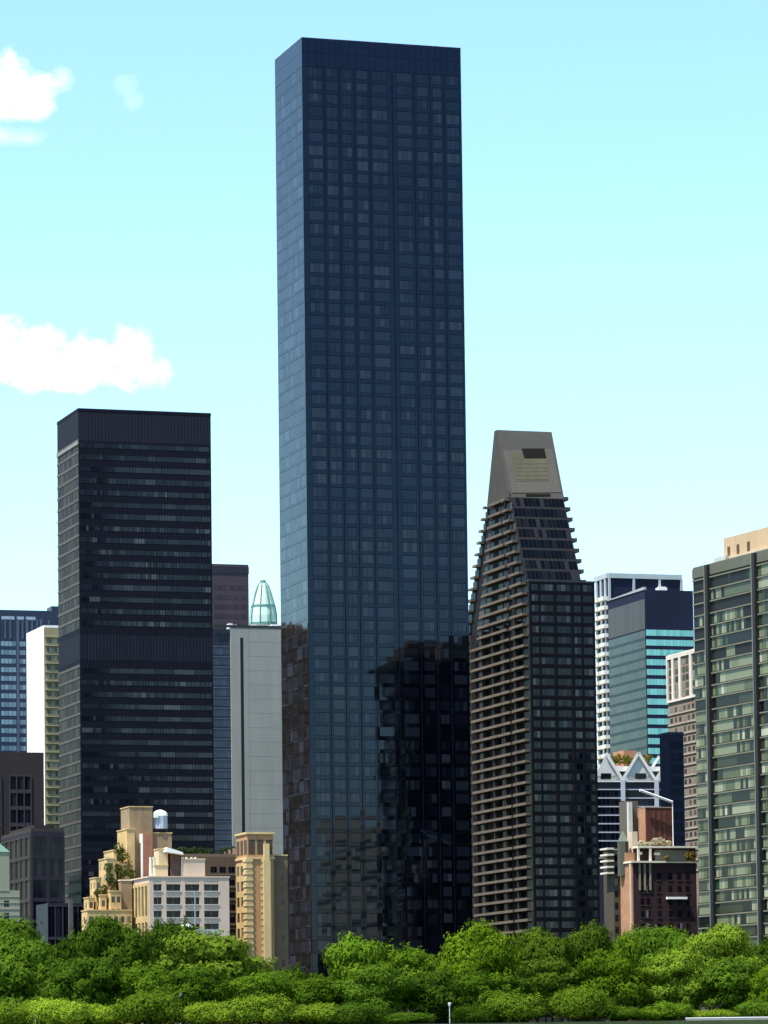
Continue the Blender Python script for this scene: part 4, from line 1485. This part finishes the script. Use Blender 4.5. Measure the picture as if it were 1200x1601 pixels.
# its far left corner is what we see; the near corner lies outside the frame
far = at(1083, 891, 993)
uR, nR = Vector((math.cos(THR), math.sin(THR), 0)), Vector((-math.sin(THR), math.cos(THR), 0))
DR = 40.0
nearc = far - nR * DR
Rb = Bld.__new__(Bld)
Rb.u, Rb.n, Rb.w, Rb.d, Rb.h = uR, nR, 34.0, DR, far.z - G
Rb.base = Vector((nearc.x, nearc.y, G))
Rb.o = empty('green_glass_slab', Rb.base, THR)
tag(Rb.o, 'grey-green glass apartment slab with dark uprights and floor ledges, at the right edge', 'apartment building')
rgrey = pm('slab_grey', (0.10, 0.10, 0.075), .7, .2, .2)
rdark = pm('slab_dark', (0.012, 0.012, 0.013), .5, .2)
core(Rb, rdark)
gst = [(0, (0.006, 0.007, 0.005)), (.20, (0.025, 0.030, 0.016)), (.34, (0.07, 0.08, 0.042)), (.50, (0.125, 0.14, 0.075)), (.68, (0.165, 0.175, 0.105)), (.86, (0.235, 0.24, 0.155)), (.94, (0.016, 0.05, 0.03)), (.97, (0.36, 0.36, 0.26))]
rgl = gm('curtained_glass', gst, .12, 1.36, .22)
rled = pm('ledge_pale', (0.16, 0.152, 0.11), .9, .2, .3, .1)
fr = 2.92
pil = [Rb.locl(px, 1000, -.9)[0] for px in (1105, 1179)]
bays = [(0.3, pil[1] - .9), (pil[1] + .9, pil[0] - .9), (pil[0] + .9, DR - .1)]
ztop = Rb.locl(1140, 895)[1]
nfl = int(ztop / fr)
zr = Rb.h - ztop
low_win, low_led = MB(), MB()
for j in range(nfl):
    z = ztop - (j + 1) * fr
    for s0, s1 in bays:
        mb = MB() if j < 32 else low_win
        s = s0
        while s < s1 - .2:
            run = min(s1 - s, rnd.choice((1.5, 1.5, 3.0, 4.5, 9.0, 14.0)))
            if s1 - s - run < .8:
                run = s1 - s
            if j < 7 and 8 < s0 < 34 and rnd.random() < .6:
                s += run
                continue
            if run > 2.5 and rnd.random() < .45:
                k = max(2, round(run / 1.3))
                panes(mb, Rb, 'L', s, s + run, z + .35, z + fr - .25, k, .04, .1, .002)
            else:
                mb.fq(Rb, 'L', s + .04, s + run - .04, z + .35, z + fr - .25, .04, .002)
            s += run
        if j < 32 and mb.f:
            Rb.part('window_band', rgl, mb)
        mb = MB() if j < 32 else low_led
        mb.fb(Rb, 'L', s0, s1, z + fr - .20, z + fr + .12, 0, .40)
        if j < 32:
            Rb.part('floor_ledge', rled, mb)
    mb = MB()
    panes(mb, Rb, 'K', .4, Rb.w - .4, z + .8, z + fr - .3, 18, .05, .25, .002)
    panes(mb, Rb, 'F', .4, Rb.w - .4, z + .8, z + fr - .3, 18, .05, .25, .002)
    Rb.part('end_window_band', gm('end_glass', [(0, (0.006, 0.006, 0.008)), (.6, (0.012, 0.012, 0.016)), (.9, (0.05, 0.045, 0.04))], .1, 1.36), mb)
if low_win.f:
    tag(Rb.part('lower_window_rows', rgl, low_win), kind='stuff')
    tag(Rb.part('lower_ledge_rows', rled, low_led), kind='stuff')
mb = MB()
for s0, s1 in bays:
    mb.fb(Rb, 'L', s0, s1, ztop + .6, Rb.h, 0, .3)
Rb.part('roof_band', rgrey, mb)
for y in pil:
    mb = MB()
    mb.fb(Rb, 'L', y - .75, y + .55, 0, Rb.h + .15, 0, 1.0)
    Rb.part('upright', pm('upright_dark', (0.016, 0.016, 0.016), .5, .15), mb)
    mb = MB()
    mb.fb(Rb, 'L', y + .56, y + .92, 0, Rb.h + .1, 0, 1.05)
    Rb.part('upright_trim', pm('upright_pale', (0.16, 0.155, 0.135), .8, .1), mb)
parapet(Rb, rgrey, 0, Rb.w, 0, Rb.d, Rb.h, .5)
tanp = pm('penthouse_tan', (0.46, 0.32, 0.19), .85, .15, .3)
ypa, zpa = Rb.locl(1131, 842, 3.0)
pn = Rb.part('penthouse', tanp, MB().box(3.0, 26, 4, ypa, Rb.h, zpa))
Rb.part('machine_room', pm('machine_tan', (0.62, 0.46, 0.28), .85, .15, .3), MB().box(11.0, 30, 24, 38.5, Rb.h, Rb.h + 6.2))
MB().box(2.4, 27, 3.5, ypa + .6, Rb.h + .9, Rb.h + 1.6).build('penthouse_ledge', pm('penthouse_ledge', (0.5, 0.40, 0.27)), pn)
mb = MB()
for px in (1139, 1153.5, 1170):
    y = Rb.locl(px, 855, 3)[0]
    mb.box(2.96, 2.998, y - .7, y + .7, Rb.h + 1.9, Rb.h + 4.2)
mb.build('doorway', pm('doorway_dark', (0.08, 0.05, 0.035)), pn)
ypb = Rb.locl(1128, 868, 1.5)[0]
Rb.part('stair_head', pm('stair_pale', (0.42, 0.42, 0.38)), MB().box(1.5, 12, ypb - 2, ypb + 4.0, Rb.h, Rb.h + 1.9))

# ------------------------------------------------------------------ tower outside the frame on the left, seen mirrored in the tall tower's side glass
Ob = Bld('brown_side_tower', 'brown brick tower outside the view, mirrored in the tallest tower', 'apartment tower', -330, 964, 1290, w=46, d=26)
core(Ob, pm('mirror_brown', (0.17, 0.105, 0.055), .9, .25, .3))
frame(Ob, 'F', 0, Ob.w, 0, Ob.h - 3, 14, 40, 1.6, 1.5, .25, pm('mirror_brown', (0.085, 0.055, 0.04)), gm('mirror_window', [(0, (0.01, 0.01, 0.01)), (.7, (0.03, 0.025, 0.02)), (.9, (0.2, 0.15, 0.1))], .1, 1.38), each=False, pw=1)
frame(Ob, 'R', 0, Ob.d, 0, Ob.h - 3, 8, 40, 1.6, 1.5, .25, pm('mirror_brown', (0.085, 0.055, 0.04)), MATS['mirror_window'], each=False, pw=1)
parapet(Ob, tan, 0, Ob.w, 0, Ob.d, Ob.h)

# ------------------------------------------------------------------ tan block outside the frame on the right, mirrored low in the tall tower's front
Rt = Bld.__new__(Bld)
Rt.u, Rt.n, Rt.w, Rt.d, Rt.h = T.u, T.n, 22.0, 66.0, 68.0
_c = Vector((108.0, 934.0, G)) - T.n * Rt.d
Rt.base = _c
Rt.o = empty('tan_riverside_block', _c, TH)
tag(Rt.o, 'tan banded riverside block outside the view, mirrored low in the tallest tower', 'apartment building')
core(Rt, pm('river_tan', (0.80, 0.68, 0.47), .9, .12, .3))
bands(Rt, 'LFRK', [3 + i * 6.4 for i in range(10)], 1.3, 2.2, dkglass, m=1.0)
parapet(Rt, stone, 0, Rt.w, 0, Rt.d, Rt.h)

# ------------------------------------------------------------------ trees
bark = pm('bark', (0.06, 0.045, 0.032), .95, .3, 1.0)


def crown_mesh(name, seed, R, H, nl, per, size, mat, flat=1.0):
    """leaf-sized faces spread over many billows: R half width, H crown height, origin at crown bottom"""
    r = random.Random(seed)
    v, f = [], []
    lobes = []
    for i in range(nl):
        for _ in range(20):
            a = r.uniform(0, 2 * math.pi)
            k = math.sqrt(r.random())
            t = r.uniform(-0.75, 0.95)
            rad = math.sqrt(max(0.05, 1 - abs(t) ** 2.2))
            c = Vector((math.cos(a) * k * rad * R * .74, math.sin(a) * k * rad * R * .74, H * (.5 + .40 * t)))
            if all((c - q[0]).length > .40 * R for q in lobes):
                break
        lobes.append((c, r.choice((.22, .28, .34, .40, .48)) * R))
    for c, lr in lobes:
        n = int(per * (lr / (.32 * R)) ** 2)
        sq = r.uniform(.55, .8) * flat
        bx, by = r.uniform(-.5, .5), r.uniform(-.5, .5)
        for _ in range(n):
            d = Vector((r.gauss(0, 1), r.gauss(0, 1), r.gauss(.25, 1))).normalized()
            wob = 1 + .42 * math.sin(7 * d.x + bx * 9) * math.sin(7.5 * d.y + by * 9) * math.cos(6.5 * d.z + bx * 5)
            k = (.80 + .30 * r.random() ** 1.5) * wob
            if r.random() < .16:
                k *= r.uniform(.4, .9)
            p = c + Vector((d.x * lr * k, d.y * lr * k, d.z * lr * k * sq))
            nn = (d + Vector((r.uniform(-1, 1), r.uniform(-1, 1), r.uniform(-.8, 1))) * .34).normalized()
            a = nn.orthogonal().normalized()
            b = nn.cross(a)
            t = r.uniform(0, 6.28)
            a, b = a * math.cos(t) + b * math.sin(t), b * math.cos(t) - a * math.sin(t)
            s = size * r.uniform(.55, 1.25)
            q = len(v)
            v += [tuple(p - a * s), tuple(p - b * s * .62), tuple(p + a * s), tuple(p + b * s * .62)]
            f.append((q, q + 1, q + 2, q + 3))
    me = bpy.data.meshes.new(name)
    me.from_pydata(v, [], f)
    me.materials.append(mat)
    return me


def trunk_mesh(name, seed, h, r0, R):
    r = random.Random(seed)
    mb = MB()
    top = Vector((r.uniform(-.4, .4), r.uniform(-.4, .4), h))
    mb.bar((0, 0, -.2), (0, 0, .8), r0 * 1.5, 8, r0)
    mb.bar((0, 0, .8), top, r0, 8, r0 * .7)
    for k in range(6):
        a = k * 1.05 + r.uniform(-.3, .3)
        p = top * r.uniform(.75, 1.0)
        q = p + Vector((math.cos(a) * R * r.uniform(.3, .55), math.sin(a) * R * r.uniform(.3, .55), R * r.uniform(.35, .8)))
        mb.bar(p, q, r0 * .45, 6, r0 * .15)
        mb.bar(q, q + Vector((math.cos(a + .6) * R * .2, math.sin(a + .6) * R * .2, R * .25)), r0 * .16, 5, r0 * .05)
    me = bpy.data.meshes.new(name)
    me.from_pydata(mb.v, [], mb.f)
    me.materials.append(bark)
    return me


L_DARK = leafm('dark_leaves', (0.013, 0.032, 0.004), (0.10, 0.185, 0.014))
L_MID = leafm('green_leaves', (0.020, 0.046, 0.004), (0.142, 0.25, 0.015))
L_BRIGHT = leafm('bright_leaves', (0.030, 0.062, 0.004), (0.195, 0.31, 0.014))
L_SOFT = leafm('soft_leaves', (0.036, 0.064, 0.006), (0.19, 0.285, 0.024))
L_SHRUB = leafm('shrub_leaves', (0.055, 0.098, 0.007), (0.265, 0.385, 0.028))
R0, H0 = 9.0, 13.0
PROTO = {}
HK = {'shrub': 7.0, 'low': 7.0, 'dim': 7.0}
for kind, mat, nl, per, size in (('dark', L_DARK, 30, 900, .35), ('mid', L_MID, 30, 900, .34), ('bright', L_BRIGHT, 30, 900, .33), ('soft', L_SOFT, 30, 900, .33), ('shrub', L_SHRUB, 44, 420, .34), ('low', L_MID, 44, 420, .34), ('dim', L_DARK, 44, 420, .34)):
    PROTO[kind] = [crown_mesh('crown', hash_ + 11 * k, R0, HK.get(kind, H0), nl, per, size, mat, .85 if kind == 'soft' else 1.0) for k, hash_ in ((0, len(kind) * 7 + ord(kind[0])), (1, len(kind) * 7 + ord(kind[0])))]
TRUNK = [trunk_mesh('trunk', k, 7.0, .42, 8.0) for k in range(3)]
n_t = 0


def tree(px, top, wpx, Y, kind, label, name='tree', cat='tree', group='trees of the riverside park', frac=.9):
    """crown centred on photo px, its top at photo y, wpx photo pixels wide, standing at distance Y"""
    global n_t
    p = at(px, top, Y)
    h = p.z - G
    R = wpx * Y / F / 2
    ch = h * frac
    root = empty(name, (p.x, p.y, G), 0)
    tag(root, label, cat, group)
    c = bpy.data.objects.new('crown', PROTO[kind][n_t % 2])
    COL.objects.link(c)
    c.parent = root
    c.location = (0, 0, h - ch * 1.0)
    c.rotation_euler = (0, 0, n_t * 2.4)
    s = R / R0
    c.scale = (s, s, ch / HK.get(kind, H0) * .99)
    t = bpy.data.objects.new('trunk', TRUNK[n_t % 3])
    COL.objects.link(t)
    t.parent = root
    t.scale = (s, s, max(.3, (h - ch) / 7.0 + .12))
    n_t += 1
    return root


TREES = [
    # back row
    (14, 1440, 130, 950, 'dark', 'big dark green tree in the left corner, before the pale green block'),
    (98, 1447, 120, 960, 'mid', 'mid-green tree before the low blue-black annexe'),
    (176, 1437, 120, 955, 'dark', 'dark tree in front of the stepped cream building'),
    (262, 1452, 120, 970, 'dark', 'dark tree rising at the left foot of the pale windowed block'),
    (330, 1464, 215, 915, 'soft', 'wide soft domed tree, lightest of the left half, below the windowed block'),
    (470, 1504, 90, 960, 'mid', 'low green tree before the left corner of the tallest tower'),
    (562, 1457, 120, 925, 'mid', 'tall round tree before the middle of the tallest tower'),
    (650, 1466, 130, 930, 'mid', 'green tree before the black reflection in the tallest tower'),
    (752, 1447, 140, 910, 'bright', 'bright yellow-green tall tree between tallest tower and wedge tower'),
    (838, 1456, 120, 930, 'soft', 'soft-leaved tree before the balconied face of the wedge tower'),
    (915, 1452, 110, 940, 'soft', 'soft green tree before the dark front of the wedge tower'),
    (975, 1438, 95, 975, 'mid', 'deep green tree at the orange corner of the brick building'),
    (1046, 1452, 110, 965, 'dark', 'darker tree before the maroon brick front'),
    (1132, 1449, 125, 925, 'soft', 'soft green tree before the green glass slab'),
    (1215, 1462, 110, 935, 'dark', 'dark tree cut by the right edge of the view'),
    # middle row
    (40, 1478, 140, 900, 'dark', 'dark spreading tree in the left corner, under the tallest dark one'),
    (128, 1500, 130, 890, 'dark', 'dark rounded tree in the middle row before the stepped cream building'),
    (215, 1496, 130, 895, 'mid', 'green tree leaning on the left side of the wide soft domed tree'),
    (300, 1508, 130, 880, 'mid', 'green tree under the middle of the wide soft domed tree'),
    (390, 1512, 120, 885, 'mid', 'green tree under the right side of the wide soft domed tree'),
    (500, 1525, 120, 890, 'mid', 'lower green tree left of the tall round middle tree'),
    (590, 1515, 120, 880, 'dark', 'dark green tree at the foot of the tall round middle tree'),
    (672, 1520, 120, 885, 'dark', 'dark tree in the shaded hollow left of the bright tall tree'),
    (775, 1512, 130, 876, 'mid', 'green tree at the foot of the bright yellow-green tall tree'),
    (862, 1500, 130, 885, 'soft', 'soft green tree below the wedge tower, middle row'),
    (955, 1496, 135, 880, 'bright', 'bright green tree with layered boughs, below the brick building'),
    (1050, 1490, 130, 885, 'soft', 'soft green tree of the middle row below the maroon brick front'),
    (1140, 1505, 130, 880, 'dark', 'dark green tree of the middle row below the green glass slab'),
    (1210, 1512, 80, 870, 'bright', 'bright small tree at the right edge of the view'),
]
for px, top, wpx, Y, kind, label in TREES:
    tree(px, top, wpx, Y, kind, label)
SHRUBS = [
    (14, 1576, 95, 'shrub', 'bright bush in the bottom left corner'),
    (84, 1568, 110, 'shrub', 'bright bush second from the bottom left corner'),
    (160, 1578, 95, 'shrub', 'bright low bush below the dark rounded middle-row tree'),
    (238, 1558, 120, 'shrub', 'tallest bright bush of the left hedge, beside the white lamp post'),
    (330, 1574, 100, 'shrub', 'bright bush right of the white lamp post'),
    (408, 1563, 115, 'shrub', 'bright bush below the brown wing'),
    (488, 1576, 110, 'shrub', 'last bright bush of the left hedge, below the tallest tower corner'),
    (560, 1572, 90, 'dim', 'dark bush at the foot of the tallest tower'),
    (636, 1586, 85, 'dim', 'dark bush left of the pale bollard-like lamp post'),
    (742, 1574, 85, 'low', 'green bush right of the pale bollard-like lamp post'),
    (806, 1562, 105, 'shrub', 'pale green bush below the wedge tower'),
    (912, 1550, 105, 'shrub', 'tall bright bush below the layered bright tree'),
    (978, 1578, 80, 'low', 'low green bush below the brick building'),
    (1042, 1570, 90, 'low', 'green bush by the left end of the white parapet'),
    (1112, 1582, 85, 'shrub', 'bright bush behind the white parapet'),
    (1188, 1568, 95, 'dim', 'dark bush at the right end of the white parapet'),
]
for px, top, wpx, kind, label in SHRUBS:
    tree(px, top, wpx, 855 + (px % 7), kind, label, 'bush', 'bush', 'bushes along the river wall', .93)

# ------------------------------------------------------------------ lamp posts, railing
def lamp(px, top, Y, label):
    p = at(px, top, Y)
    h = p.z - G
    r = empty('lamp_post', (p.x, p.y, G))
    tag(r, label, 'lamp post', 'lamp posts among the trees')
    MB().bar((0, 0, 0), (0, 0, h - .7), .13, 8, .09).build('pole', pm('lamp_grey', (0.55, 0.56, 0.55), .5, .1), r)
    MB().ngon_prism(0, 0, .2, .36, h - .7, h - .1, 8).build('lantern', pm('lantern_white', (0.8, 0.82, 0.82), .4, .05), r)
    MB().ngon_prism(0, 0, .4, .1, h - .1, h + .1, 8).build('lamp_cap', pm('lamp_grey', (0.55, 0.56, 0.55)), r)


lamp(281.5, 1553, 872, 'white lamp post standing in the left hedge')
lamp(702.5, 1568, 867, 'pale lamp post in the dark gap left of centre-right bushes')
lamp(55, 1584, 850.5, 'short white lamp post in the bottom left corner')
ra = at(1072, 1597, EDGE + 1)
rl = empty('river_parapet', (ra.x, EDGE + 1, G))
tag(rl, 'low white parapet strip along the river edge at the bottom right', 'parapet')
MB().box(0, 26, -.2, .2, 0, .42).build('wall', concrete, rl)
MB().box(-.1, 26.1, -.3, .3, .42, .58).build('coping', whitewall, rl)
